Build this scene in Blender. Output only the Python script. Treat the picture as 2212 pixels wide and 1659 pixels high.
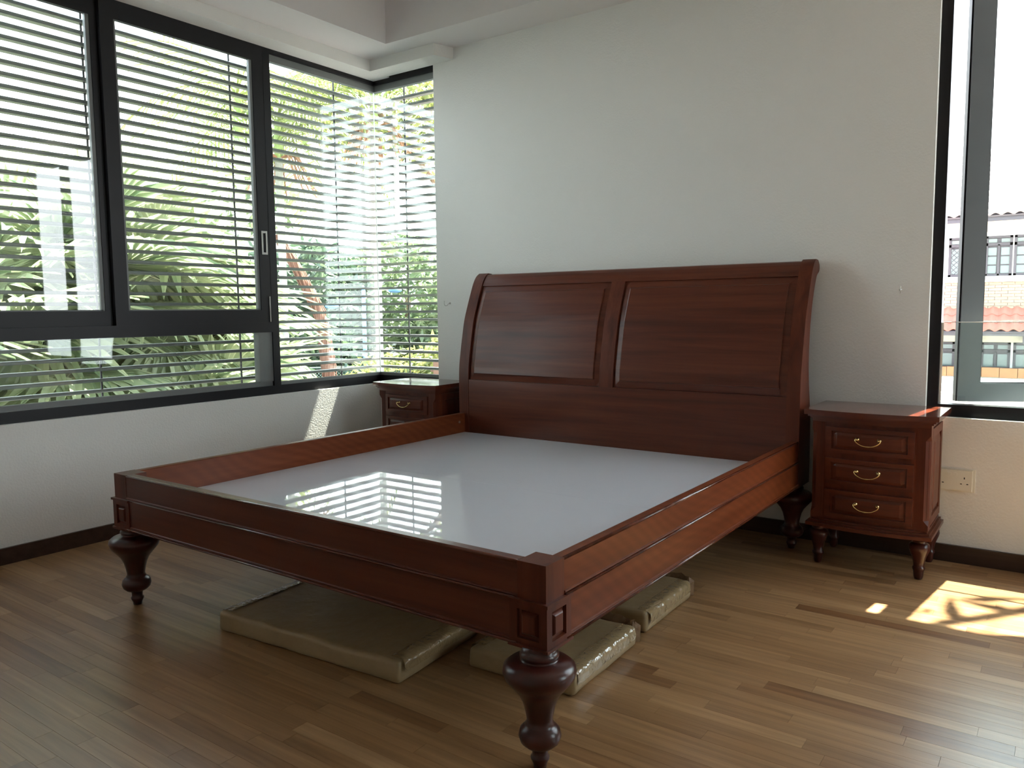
import bpy, bmesh, math, random
from mathutils import Vector, Matrix, noise

random.seed(7)
S = bpy.context.scene
COL = S.collection
for o in list(bpy.data.objects):
    bpy.data.objects.remove(o, do_unlink=True)

# ------------------------------------------------------------------ camera
F_PX, W_PX, H_PX = 1701.4, 2212.0, 1659.0
YAW, PITCH, ROLL, CAM_Z = 0.6222, 0.094, -0.0100, 1.08
fw0 = Vector((-math.sin(YAW), math.cos(YAW), 0)); rt0 = Vector((math.cos(YAW), math.sin(YAW), 0)); up0 = Vector((0, 0, 1))
FWD = fw0 * math.cos(PITCH) - up0 * math.sin(PITCH)
up1 = up0 * math.cos(PITCH) + fw0 * math.sin(PITCH)
RGT = rt0 * math.cos(ROLL) + up1 * math.sin(ROLL)
UP = up1 * math.cos(ROLL) - rt0 * math.sin(ROLL)
cam = bpy.data.cameras.new('camera'); cam_o = bpy.data.objects.new('camera', cam); COL.objects.link(cam_o)
cam.sensor_width = 36.0; cam.lens = F_PX / W_PX * 36.0; cam.clip_start = 0.05; cam.clip_end = 300
M = Matrix((RGT, UP, -FWD)).transposed().to_4x4(); M.translation = Vector((0, 0, CAM_Z))
cam_o.matrix_world = M
S.camera = cam_o

# ------------------------------------------------------------------ sky, sun, exposure
SKY_STRENGTH = 1.0
SUN_STRENGTH = 5.8
S.view_settings.view_transform = 'Standard'
S.view_settings.look = 'None'
S.view_settings.gamma = 1.0
S.view_settings.use_curve_mapping = False
S.view_settings.exposure = 3.4
wd = bpy.data.worlds.new('sky'); S.world = wd; wd.use_nodes = True
nt = wd.node_tree; bgn = nt.nodes['Background']
geo = nt.nodes.new('ShaderNodeTexCoord'); sep = nt.nodes.new('ShaderNodeSeparateXYZ')
rmp = nt.nodes.new('ShaderNodeValToRGB')
nt.links.new(geo.outputs['Generated'], sep.inputs[0]); nt.links.new(sep.outputs['Z'], rmp.inputs[0])
rmp.color_ramp.elements[0].position = 0.0; rmp.color_ramp.elements[0].color = (0.93, 0.97, 1.0, 1)
rmp.color_ramp.elements[1].position = 0.8; rmp.color_ramp.elements[1].color = (0.72, 0.85, 1.0, 1)
nt.links.new(rmp.outputs[0], bgn.inputs['Color']); bgn.inputs['Strength'].default_value = SKY_STRENGTH
SUN_DIR = Vector((-0.115, -1.0, -2.2)).normalized()
sl = bpy.data.lights.new('sun', 'SUN'); sl.energy = SUN_STRENGTH; sl.angle = math.radians(0.53); sl.color = (1.0, 0.92, 0.79)
so = bpy.data.objects.new('sun', sl); COL.objects.link(so)
so.rotation_euler = SUN_DIR.to_track_quat('-Z', 'Y').to_euler(); so.location = (0, 12, 20)
try:
    S.cycles.max_bounces = 14; S.cycles.diffuse_bounces = 7; S.cycles.glossy_bounces = 5
    S.cycles.transparent_max_bounces = 40; S.cycles.transmission_bounces = 8
except Exception:
    pass

# ------------------------------------------------------------------ materials
MATS = {}
def new_mat(name):
    m = bpy.data.materials.new(name); m.use_nodes = True
    return m, m.node_tree, m.node_tree.nodes['Principled BSDF']
def node(t, kind, **kw):
    n = t.nodes.new(kind)
    for k, v in kw.items():
        setattr(n, k, v)
    return n
def plain(name, col, rough=0.5, metal=0.0, spec=0.5, bump=0.0, bscale=60.0, var=0.0, vscale=8.0, coat=0.0):
    m, t, b = new_mat(name)
    b.inputs['Base Color'].default_value = (*col, 1); b.inputs['Roughness'].default_value = rough
    b.inputs['Metallic'].default_value = metal; b.inputs['Specular IOR Level'].default_value = spec
    b.inputs['Coat Weight'].default_value = coat
    tc = node(t, 'ShaderNodeTexCoord')
    if var > 0:
        nz = node(t, 'ShaderNodeTexNoise'); nz.inputs['Scale'].default_value = vscale; nz.inputs['Detail'].default_value = 4
        t.links.new(tc.outputs['Object'], nz.inputs['Vector'])
        mx = node(t, 'ShaderNodeMix', data_type='RGBA')
        mx.inputs[6].default_value = (*[c * (1 - var) for c in col], 1); mx.inputs[7].default_value = (*[min(1, c * (1 + var)) for c in col], 1)
        t.links.new(nz.outputs['Fac'], mx.inputs[0]); t.links.new(mx.outputs[2], b.inputs['Base Color'])
    if bump > 0:
        n2 = node(t, 'ShaderNodeTexNoise'); n2.inputs['Scale'].default_value = bscale; n2.inputs['Detail'].default_value = 3
        t.links.new(tc.outputs['Object'], n2.inputs['Vector'])
        bp = node(t, 'ShaderNodeBump'); bp.inputs['Strength'].default_value = bump; bp.inputs['Distance'].default_value = 0.01
        t.links.new(n2.outputs['Fac'], bp.inputs['Height']); t.links.new(bp.outputs[0], b.inputs['Normal'])
    MATS[name] = m
    return m
def wood(name, axis, dark, mid, light, rough=0.22, figure=0.0, coat=0.3, spec=0.22, coat_r=0.2):
    m, t, b = new_mat(name)
    tc = node(t, 'ShaderNodeTexCoord'); mp = node(t, 'ShaderNodeMapping')
    sc = {'X': (1.1, 22, 22), 'Y': (22, 1.1, 22), 'Z': (22, 22, 1.1)}[axis]
    mp.inputs['Scale'].default_value = sc
    t.links.new(tc.outputs['Object'], mp.inputs['Vector'])
    n1 = node(t, 'ShaderNodeTexNoise'); n1.inputs['Scale'].default_value = 1.0; n1.inputs['Detail'].default_value = 7; n1.inputs['Roughness'].default_value = 0.62; n1.inputs['Distortion'].default_value = 0.4
    t.links.new(mp.outputs[0], n1.inputs['Vector'])
    cr = node(t, 'ShaderNodeValToRGB')
    cr.color_ramp.elements[0].position = 0.3; cr.color_ramp.elements[0].color = (*dark, 1)
    cr.color_ramp.elements[1].position = 0.72; cr.color_ramp.elements[1].color = (*light, 1)
    e = cr.color_ramp.elements.new(0.5); e.color = (*mid, 1)
    t.links.new(n1.outputs['Fac'], cr.inputs[0])
    out = cr.outputs[0]
    if figure > 0:   # wavy cross figure of quartered mahogany
        dt = node(t, 'ShaderNodeVectorMath', operation='DOT_PRODUCT'); dt.inputs[1].default_value = {'X': (0.45, 0.2, 0.9), 'Y': (0.2, 0.45, 0.9), 'Z': (0.9, 0.2, 0.45)}[axis]
        t.links.new(tc.outputs['Object'], dt.inputs[0])
        n3 = node(t, 'ShaderNodeTexNoise'); n3.inputs['Scale'].default_value = 1.0; n3.inputs['Detail'].default_value = 0.0
        mq = node(t, 'ShaderNodeMapping'); mq.inputs['Scale'].default_value = {'X': (1.6, 4, 4), 'Y': (4, 1.6, 4), 'Z': (4, 4, 1.6)}[axis]
        t.links.new(tc.outputs['Object'], mq.inputs['Vector']); t.links.new(mq.outputs[0], n3.inputs['Vector'])
        ad = node(t, 'ShaderNodeMath', operation='MULTIPLY_ADD'); ad.inputs[1].default_value = 0.16; t.links.new(n3.outputs['Fac'], ad.inputs[0]); t.links.new(dt.outputs['Value'], ad.inputs[2])
        ml = node(t, 'ShaderNodeMath', operation='MULTIPLY'); ml.inputs[1].default_value = 190.0; t.links.new(ad.outputs[0], ml.inputs[0])
        wv = node(t, 'ShaderNodeMath', operation='SINE'); t.links.new(ml.outputs[0], wv.inputs[0])
        mr = node(t, 'ShaderNodeMapRange'); mr.inputs['From Min'].default_value = -1.0; mr.inputs['From Max'].default_value = 1.0; t.links.new(wv.outputs[0], mr.inputs['Value'])
        mx = node(t, 'ShaderNodeMix', data_type='RGBA', blend_type='MULTIPLY'); mx.inputs[0].default_value = figure
        c2 = node(t, 'ShaderNodeValToRGB'); c2.color_ramp.elements[0].color = (0.62, 0.54, 0.5, 1); c2.color_ramp.elements[1].color = (1.15, 1.12, 1.1, 1)
        t.links.new(mr.outputs[0], c2.inputs[0]); t.links.new(out, mx.inputs[6]); t.links.new(c2.outputs[0], mx.inputs[7]); out = mx.outputs[2]
    t.links.new(out, b.inputs['Base Color'])
    b.inputs['Specular IOR Level'].default_value = spec; b.inputs['Roughness'].default_value = rough; b.inputs['Coat Weight'].default_value = coat; b.inputs['Coat Roughness'].default_value = coat_r
    MATS[name] = m
    return m
def glass(name, tint=(0.93, 0.97, 0.95)):
    m = bpy.data.materials.new(name); m.use_nodes = True; t = m.node_tree
    t.nodes.remove(t.nodes['Principled BSDF'])
    tr = node(t, 'ShaderNodeBsdfTransparent'); tr.inputs[0].default_value = (*tint, 1)
    gl = node(t, 'ShaderNodeBsdfGlossy'); gl.inputs['Roughness'].default_value = 0.0; gl.inputs[0].default_value = (1, 1, 1, 1)
    lw = node(t, 'ShaderNodeLayerWeight'); lw.inputs['Blend'].default_value = 0.5
    pw = node(t, 'ShaderNodeMath', operation='POWER'); pw.inputs[1].default_value = 5.0     # Schlick's law, the same from both faces of the pane
    ma = node(t, 'ShaderNodeMath', operation='MULTIPLY_ADD'); ma.inputs[1].default_value = 0.96; ma.inputs[2].default_value = 0.04
    t.links.new(lw.outputs['Facing'], pw.inputs[0]); t.links.new(pw.outputs[0], ma.inputs[0])
    mx = node(t, 'ShaderNodeMixShader')
    t.links.new(ma.outputs[0], mx.inputs[0]); t.links.new(tr.outputs[0], mx.inputs[1]); t.links.new(gl.outputs[0], mx.inputs[2])
    t.links.new(mx.outputs[0], t.nodes['Material Output'].inputs['Surface'])
    MATS[name] = m
    return m
def leaf_mat(name, a, b_, rough=0.45):
    m, t, b = new_mat(name)
    at = node(t, 'ShaderNodeAttribute', attribute_name='tint')
    mx = node(t, 'ShaderNodeMix', data_type='RGBA'); mx.inputs[6].default_value = (*a, 1); mx.inputs[7].default_value = (*b_, 1)
    t.links.new(at.outputs['Fac'], mx.inputs[0])
    t.links.new(mx.outputs[2], b.inputs['Base Color']); b.inputs['Roughness'].default_value = rough
    tl = node(t, 'ShaderNodeBsdfTranslucent'); t.links.new(mx.outputs[2], tl.inputs[0])
    ms = node(t, 'ShaderNodeMixShader'); ms.inputs[0].default_value = 0.4
    t.links.new(b.outputs[0], ms.inputs[1]); t.links.new(tl.outputs[0], ms.inputs[2])
    t.links.new(ms.outputs[0], t.nodes['Material Output'].inputs['Surface'])
    MATS[name] = m
    return m

wall_m = plain('plaster', (0.745, 0.745, 0.73), 0.9, spec=0.2, bump=0.16, bscale=110.0)
ceil_m = plain('ceiling_paint', (0.75, 0.73, 0.735), 0.95, spec=0.15, bump=0.06, bscale=60)
base_m = wood('dark_skirting', 'X', (0.028, 0.014, 0.010), (0.045, 0.023, 0.016), (0.065, 0.034, 0.023), 0.4, coat=0.1)
D_, M_, L_ = (0.062, 0.0140, 0.0075), (0.100, 0.0235, 0.0115), (0.140, 0.036, 0.0165)
wx = wood('mahogany_along_x', 'X', D_, M_, L_, 0.30, coat=0.12, spec=0.28)
wy = wood('mahogany_along_y', 'Y', (0.115, 0.028, 0.0105), (0.148, 0.037, 0.0135), (0.185, 0.050, 0.018), 0.36, figure=0.30, coat=0.10, spec=0.14, coat_r=0.25)
wg = wood('mahogany_polished', 'X', D_, M_, L_, 0.16, coat=0.4, spec=0.4, coat_r=0.06)
wz = wood('mahogany_along_z', 'Z', D_, M_, L_, 0.36, coat=0.0)
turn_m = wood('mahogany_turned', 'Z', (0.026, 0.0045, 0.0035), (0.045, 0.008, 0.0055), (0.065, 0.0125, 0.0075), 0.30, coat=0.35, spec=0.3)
alu_m = plain('dark_frame_paint', (0.0085, 0.008, 0.0105), 0.45, spec=0.3, var=0.15)
alu_l = plain('grey_frame_paint', (0.105, 0.118, 0.128), 0.4, var=0.1)
gasket_m = plain('grey_gasket', (0.16, 0.17, 0.17), 0.5, var=0.1)
slat_m = plain('louvre_grey', (0.20, 0.20, 0.197), 0.45, var=0.15, vscale=3)
rod_m = plain('louvre_rod', (0.05, 0.045, 0.05), 0.5, var=0.1)
glass_m = glass('clear_glass')
seal_m = plain('pale_sealant', (0.8, 0.82, 0.78), 0.6, var=0.05)
lam_m = plain('white_laminate', (0.63, 0.65, 0.70), 0.018, spec=0.5, var=0.015, bump=0.012, bscale=3.0)
brass_m = plain('brass', (0.75, 0.55, 0.25), 0.22, 1.0, var=0.1)
steel_m = plain('steel', (0.55, 0.54, 0.52), 0.3, 1.0, var=0.1)
plastic_m = plain('cream_plastic', (0.74, 0.72, 0.64), 0.35, var=0.02)
black_m = plain('socket_hole', (0.004, 0.004, 0.004), 0.6, var=0.1)
# floor strips: tint attribute picks the tone of each strip
fm, ft, fb = new_mat('parquet')
fat = node(ft, 'ShaderNodeAttribute', attribute_name='tint'); ftc = node(ft, 'ShaderNodeTexCoord')
fmp = node(ft, 'ShaderNodeMapping'); fmp.inputs['Scale'].default_value = (2.2, 45, 1)
fcm = node(ft, 'ShaderNodeCombineXYZ'); fml = node(ft, 'ShaderNodeMath', operation='MULTIPLY'); fml.inputs[1].default_value = 37.0
ft.links.new(fat.outputs['Fac'], fml.inputs[0]); ft.links.new(fml.outputs[0], fcm.inputs[0]); ft.links.new(fml.outputs[0], fcm.inputs[2])
ft.links.new(fcm.outputs[0], fmp.inputs['Location']); ft.links.new(ftc.outputs['Object'], fmp.inputs['Vector'])
fnz = node(ft, 'ShaderNodeTexNoise'); fnz.inputs['Scale'].default_value = 1.0; fnz.inputs['Detail'].default_value = 6; fnz.inputs['Distortion'].default_value = 0.5
ft.links.new(fmp.outputs[0], fnz.inputs['Vector'])
fcr = node(ft, 'ShaderNodeValToRGB')
fcr.color_ramp.elements[0].position = 0.0; fcr.color_ramp.elements[0].color = (0.20, 0.094, 0.038, 1)
fcr.color_ramp.elements[1].position = 1.0; fcr.color_ramp.elements[1].color = (0.47, 0.30, 0.155, 1)
e = fcr.color_ramp.elements.new(0.35); e.color = (0.30, 0.168, 0.075, 1)
e = fcr.color_ramp.elements.new(0.7); e.color = (0.38, 0.225, 0.108, 1)
ft.links.new(fat.outputs['Fac'], fcr.inputs[0])
fmx = node(ft, 'ShaderNodeMix', data_type='RGBA', blend_type='MULTIPLY'); fmx.inputs[0].default_value = 0.8
fc2 = node(ft, 'ShaderNodeValToRGB'); fc2.color_ramp.elements[0].position = 0.3; fc2.color_ramp.elements[0].color = (0.66, 0.62, 0.58, 1); fc2.color_ramp.elements[1].position = 0.7; fc2.color_ramp.elements[1].color = (1.15, 1.12, 1.08, 1)
ft.links.new(fnz.outputs['Fac'], fc2.inputs[0]); ft.links.new(fcr.outputs[0], fmx.inputs[6]); ft.links.new(fc2.outputs[0], fmx.inputs[7])
ft.links.new(fmx.outputs[2], fb.inputs['Base Color']); fb.inputs['Roughness'].default_value = 0.38; fb.inputs['Coat Weight'].default_value = 0.7; fb.inputs['Coat Roughness'].default_value = 0.27; fb.inputs['Specular IOR Level'].default_value = 0.22
fbp = node(ft, 'ShaderNodeBump'); fbp.inputs['Strength'].default_value = 0.05; ft.links.new(fnz.outputs['Fac'], fbp.inputs['Height']); ft.links.new(fbp.outputs[0], fb.inputs['Normal'])
floor_m = fm
gap_m = plain('floor_gap', (0.11, 0.065, 0.035), 0.6, var=0.1)
# brown wrapping paper
kraft_m = plain('kraft_paper', (0.34, 0.245, 0.13), 0.38, spec=0.5, var=0.14, vscale=14, bump=0.35, bscale=26)
torn_m = plain('torn_kraft', (0.20, 0.115, 0.055), 0.6, var=0.3, vscale=30, bump=0.4, bscale=60)
tapem, tt, tb = new_mat('clear_tape')
tb.inputs['Base Color'].default_value = (0.32, 0.23, 0.122, 1); tb.inputs['Roughness'].default_value = 0.10; tb.inputs['Coat Weight'].default_value = 1.0; tb.inputs['Coat Roughness'].default_value = 0.03
ttc = node(tt, 'ShaderNodeTexCoord'); tn = node(tt, 'ShaderNodeTexNoise'); tn.inputs['Scale'].default_value = 34; tn.inputs['Detail'].default_value = 2; tn.inputs['Distortion'].default_value = 1.5
tt.links.new(ttc.outputs['Object'], tn.inputs['Vector']); tbp = node(tt, 'ShaderNodeBump'); tbp.inputs['Strength'].default_value = 0.55; tbp.inputs['Distance'].default_value = 0.007
tt.links.new(tn.outputs['Fac'], tbp.inputs['Height']); tt.links.new(tbp.outputs[0], tb.inputs['Normal']); tt.links.new(tbp.outputs[0], tb.inputs['Coat Normal'])

# ------------------------------------------------------------------ mesh helpers
def obj(name, bm, m, parent=None, smooth=False, bevel=0.0, segs=2, auto=0.6):
    if bevel > 0:
        ed = [e for e in bm.edges if len(e.link_faces) == 2 and e.calc_face_angle(0) > 0.5]
        bmesh.ops.bevel(bm, geom=ed, offset=bevel, segments=segs, affect='EDGES', profile=0.5, clamp_overlap=True)
    bmesh.ops.recalc_face_normals(bm, faces=bm.faces)
    me = bpy.data.meshes.new(name); bm.to_mesh(me); bm.free()
    for p in me.polygons:
        p.use_smooth = smooth
    if isinstance(m, (list, tuple)):
        for x in m:
            me.materials.append(x)
    else:
        me.materials.append(m)
    o = bpy.data.objects.new(name, me); COL.objects.link(o)
    if parent is not None:
        o.parent = parent
    return o
def tag(o, label=None, cat=None, group=None, kind=None):
    if label: o['label'] = label
    if cat: o['category'] = cat
    if group: o['group'] = group
    if kind: o['kind'] = kind
    return o
def empty(name, loc=(0, 0, 0), rz=0.0):
    o = bpy.data.objects.new(name, None); COL.objects.link(o)
    o.location = loc; o.rotation_euler = (0, 0, rz); o.empty_display_size = 0.1
    return o
def copy_tree(o, parent=None):
    c = o.copy(); COL.objects.link(c); c.parent = parent
    for ch in list(o.children):
        copy_tree(ch, c)
    return c
def box(bm, x0, x1, y0, y1, z0, z1, mi=0):
    v = [bm.verts.new((x, y, z)) for z in (z0, z1) for (x, y) in ((x0, y0), (x1, y0), (x1, y1), (x0, y1))]
    for q in ((0, 3, 2, 1), (4, 5, 6, 7), (0, 1, 5, 4), (1, 2, 6, 5), (2, 3, 7, 6), (3, 0, 4, 7)):
        f = bm.faces.new([v[i] for i in q]); f.material_index = mi
    return v
def B(*boxes):
    bm = bmesh.new()
    for b in boxes:
        box(bm, *b)
    return bm
def prism(bm, pts, a, b, axis):
    """profile pts (2D) extruded from a to b along axis. X: pts=(y,z); Y: pts=(x,z); Z: pts=(x,y)"""
    def P(p, t):
        return {'X': (t, p[0], p[1]), 'Y': (p[0], t, p[1]), 'Z': (p[0], p[1], t)}[axis]
    A = [bm.verts.new(P(p, a)) for p in pts]; C = [bm.verts.new(P(p, b)) for p in pts]
    n = len(pts)
    for i in range(n):
        bm.faces.new((A[i], A[(i + 1) % n], C[(i + 1) % n], C[i]))
    bm.faces.new(A[::-1]); bm.faces.new(C)
    return bm
def lathe(bm, prof, cx=0, cy=0, n=40):
    rings = []
    for (r, z) in prof:
        rings.append([bm.verts.new((cx + r * math.cos(2 * math.pi * i / n), cy + r * math.sin(2 * math.pi * i / n), z)) for i in range(n)])
    for a, b in zip(rings, rings[1:]):
        for i in range(n):
            bm.faces.new((a[i], a[(i + 1) % n], b[(i + 1) % n], b[i]))
    bm.faces.new(rings[0][::-1]); bm.faces.new(rings[-1])
    return bm
def spline(pts, sub=6):
    out = []
    P = [Vector(p) for p in pts]
    for i in range(len(P) - 1):
        p0 = P[max(i - 1, 0)]; p1 = P[i]; p2 = P[i + 1]; p3 = P[min(i + 2, len(P) - 1)]
        for k in range(sub):
            t = k / sub
            out.append(0.5 * ((2 * p1) + (p2 - p0) * t + (2 * p0 - 5 * p1 + 4 * p2 - p3) * t * t + (3 * p1 - p0 - 3 * p2 + p3) * t ** 3))
    out.append(P[-1])
    return out
def tube(bm, pts, r, n=8, rr=None):
    pts = [Vector(p) for p in pts]; rings = []
    for i, p in enumerate(pts):
        d = (pts[min(i + 1, len(pts) - 1)] - pts[max(i - 1, 0)]).normalized()
        a = d.orthogonal().normalized() if i == 0 else (prev - d * prev.dot(d)).normalized()
        prev = a; b = d.cross(a); R = rr[i] if rr else r
        rings.append([bm.verts.new(p + (a * math.cos(2 * math.pi * k / n) + b * math.sin(2 * math.pi * k / n)) * R) for k in range(n)])
    for a, b in zip(rings, rings[1:]):
        for k in range(n):
            bm.faces.new((a[k], a[(k + 1) % n], b[(k + 1) % n], b[k]))
    bm.faces.new(rings[0][::-1]); bm.faces.new(rings[-1])
    return bm
def add_tint(o, fn):
    me = o.data; at = me.attributes.new('tint', 'FLOAT', 'FACE')
    at.data.foreach_set('value', [fn(p) for p in me.polygons])

# ------------------------------------------------------------------ room shell
XL, YB = -3.747, 3.7246            # inner faces of the window wall and the headboard wall
XR, YF = 2.7, -1.7
ZC, ZT = 2.625, 3.05               # dropped ceiling border and the raised middle
XE = -3.235                        # end of the headboard wall at the corner window
WX0, WX1, WZ0, WZ1 = -0.51, 1.06, 0.612, 2.56   # opening of the other window
T = 0.12
def struct(name, bm, m, parent=None, **k):
    o = obj(name, bm, m, parent, **k)
    if parent is None: o['kind'] = 'structure'
    return o
WY0 = 0.93                         # near end of the corner window
struct('wall_left', B((XL - T, XL, WY0, YB, 0, 0.605), (XL - T, XL, YF - T, WY0, 0, ZT), (XL - T, XL, WY0, YB + T, 2.572, ZT), (XL - T, XL, YB, YB + T, 0, 0.605)), wall_m)
struct('wall_back', B((XL, XE, YB, YB + T, 0, 0.605), (XL, XE, YB, YB + T, 2.572, ZT), (XE, WX0, YB, YB + T, 0, ZT),
                      (WX0, WX1, YB, YB + T, 0, WZ0), (WX0, WX1, YB, YB + T, WZ1, ZT), (WX1, XR + T, YB, YB + T, 0, ZT)), wall_m)
VY0, VY1, VZ0, VZ1 = 2.55, 3.55, 0.612, 2.56     # opening of the unseen window added to light the right side
struct('wall_right', B((XR, XR + T, YF - T, VY0, 0, ZT), (XR, XR + T, VY1, YB, 0, ZT), (XR, XR + T, VY0, VY1, 0, VZ0), (XR, XR + T, VY0, VY1, VZ1, ZT)), wall_m)
struct('wall_front', B((XL, XR, YF - T, YF, 0, ZT)), wall_m)
CX0, CX1, CY0, CY1 = -3.345, 2.3, -1.3, 3.438
struct('ceiling', B((XL - T, XR + T, YF - T, YB + T, ZT, ZT + 0.1), (XL, CX0, YF, YB, ZC, ZT), (CX1, XR, YF, YB, ZC, ZT), (CX0, CX1, CY1, YB, ZC, ZT), (CX0, CX1, YF, CY0, ZC, ZT)), ceil_m)
# pelmet beam dropped above the corner window
struct('trim_1', B((XL - T, -3.635, YF, YB + T, 2.558, ZC), (-3.635, -3.20, 3.592, YB + 0.01, 2.558, ZC)), wall_m)
bm = bmesh.new(); prism(bm, [(-3.20, 3.592), (-3.112, 3.592), (-3.072, YB + 0.01), (-3.20, YB + 0.01)], 2.558, ZC, 'Z'); obj('beam_end', bm, wall_m, bpy.data.objects['trim_1'], bevel=0.012, segs=3)
struct('baseboard_left', B((XL, XL + 0.014, YF, YB - 0.014, 0.0, 0.072)), base_m, bevel=0.003)
struct('baseboard_back', B((XL, XR, YB - 0.014, YB, 0.0, 0.072)), base_m, bevel=0.003)

# floor: every strip its own piece, about three hundred as parts
floor = struct('floor', B((XL - T, XR + T, YF - T, YB + T, -0.12, -0.012)), gap_m)
def px_area(x0, x1, y0, y1):
    out = []
    for x, y in ((x0, y0), (x1, y0), (x1, y1), (x0, y1)):
        d = Vector((x, y, -CAM_Z)); w = d.dot(FWD)
        if w < 0.3: return 0
        out.append((W_PX / 2 + F_PX * d.dot(RGT) / w, H_PX / 2 - F_PX * d.dot(UP) / w))
    cx = sum(p[0] for p in out) / 4; cy = sum(p[1] for p in out) / 4
    if not (-30 < cx < W_PX + 30 and cy < H_PX + 15): return 0
    return abs(sum(out[i][0] * out[(i + 1) % 4][1] - out[(i + 1) % 4][0] * out[i][1] for i in range(4))) / 2
rf = random.Random(11); strips = []
PW = 0.0508; y = YF; row = 0
while y < YB - 0.02:
    x = XL - rf.random() * 0.4
    while x < XR:
        L = rf.choice((0.34, 0.42, 0.5, 0.58, 0.66)) * (0.94 + 0.12 * rf.random())
        a, b = max(x, XL), min(x + L, XR)
        if b - a > 0.02:
            hid = (a > -2.8 and b < -1.2 and 2.35 < y < 3.5)
            strips.append([0 if hid else px_area(a, b, y, y + PW), a, b, y, min(y + PW, YB), min(1, max(0, rf.gauss(0.5, 0.18)))])
        x += L
    y += PW
strips.sort(key=lambda s: -s[0])
g = 0.00018
def strip_bm(bm, s):
    _, a, b, c, d, t = s
    v = []
    for (i, z) in ((0, -0.014), (g, 0.0)):
        pass
    lo = [bm.verts.new(p) for p in ((a, c, -0.012), (b, c, -0.012), (b, d, -0.012), (a, d, -0.012))]
    h = rf.uniform(-0.00008, 0.00002)
    mi = [bm.verts.new(p) for p in ((a + g / 2, c + g / 2, -0.0011), (b - g / 2, c + g / 2, -0.0011), (b - g / 2, d - g / 2, -0.0011), (a + g / 2, d - g / 2, -0.0011))]
    hi = [bm.verts.new(p) for p in ((a + 2 * g, c + 2 * g, h), (b - 2 * g, c + 2 * g, h), (b - 2 * g, d - 2 * g, h), (a + 2 * g, d - 2 * g, h))]
    for A, C in ((lo, mi), (mi, hi)):
        for i in range(4):
            bm.faces.new((A[i], A[(i + 1) % 4], C[(i + 1) % 4], C[i]))
    bm.faces.new(hi)
for s in strips[:300]:
    bm = bmesh.new(); strip_bm(bm, s)
    o = obj('floor_strip', bm, floor_m, floor); add_tint(o, lambda p, t=s[5]: t)
bm = bmesh.new(); tl = []
for s in strips[300:]:
    n0 = len(bm.faces); strip_bm(bm, s); tl += [s[5]] * (len(bm.faces) - n0)
o = obj('floor_strips', bm, floor_m, floor); o['kind'] = 'stuff'
at = o.data.attributes.new('tint', 'FLOAT', 'FACE'); at.data.foreach_set('value', tl)

# ------------------------------------------------------------------ window 1: corner window
FX, FY, FZ0, FZ1 = -3.776, 3.760, 0.617, 2.560   # inner faces of its dark frame
w1 = tag(empty('window_1', (FX, 2.4, FZ0)), kind='structure'); w1.location = (0, 0, 0)
DX = 0.055
def fr(name, m, parent, *bx, bevel=0.0025):
    return obj(name, B(*bx), m, parent, bevel=bevel, segs=1)
fr('frame', alu_m, w1, (FX - DX, FX, WY0, FY + DX, 2.535, 2.572), (FX - DX, FX, WY0, FY + DX, 0.605, 0.655),
   (FX, XE + 0.02, FY, FY + DX, 2.535, 2.572), (FX, XE + 0.02, FY, FY + DX, 0.605, 0.655), (FX - DX, FX, WY0, WY0 + 0.045, 0.655, 2.535))
fr('mullion', alu_m, w1, (FX - DX, FX + 0.002, 2.898, 2.945, 0.655, 2.535))
fr('transom', alu_m, w1, (FX - DX, FX + 0.003, WY0 + 0.045, 2.898, 0.965, 1.022))
fr('glazing_bead', gasket_m, w1, (FX - 0.052, FX - 0.02, 2.945, FY + 0.052, 2.497, 2.535), (FX - 0.02, XE + 0.02, FY + 0.02, FY + 0.052, 2.497, 2.535),
   (FX - 0.052, FX - 0.012, 2.945, FY + 0.052, 0.655, 0.673), (FX - 0.012, XE + 0.02, FY + 0.012, FY + 0.052, 0.655, 0.673),
   (FX - 0.052, FX - 0.015, WY0 + 0.045, 2.898, 0.655, 0.682), (FX - 0.052, FX - 0.006, 2.806, 2.898, 0.682, 0.965), bevel=0.002)  # wide last piece: frame side reveal, its lit face put in as grey
obj('glass_pane', B((FX - 0.038, FX - 0.030, 2.945, FY + 0.034, 0.66, 2.51)), glass_m, w1)
obj('glass_pane', B((FX - 0.028, XE + 0.02, FY + 0.026, FY + 0.034, 0.66, 2.51)), glass_m, w1)
obj('glass_pane', B((FX - 0.038, FX - 0.030, WY0 + 0.045, 2.86, 0.66, 0.965)), glass_m, w1)
obj('corner_seal', B((FX - 0.034, FX - 0.0285, FY + 0.0255, FY + 0.031, 0.673, 2.497)), seal_m, w1)
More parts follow.
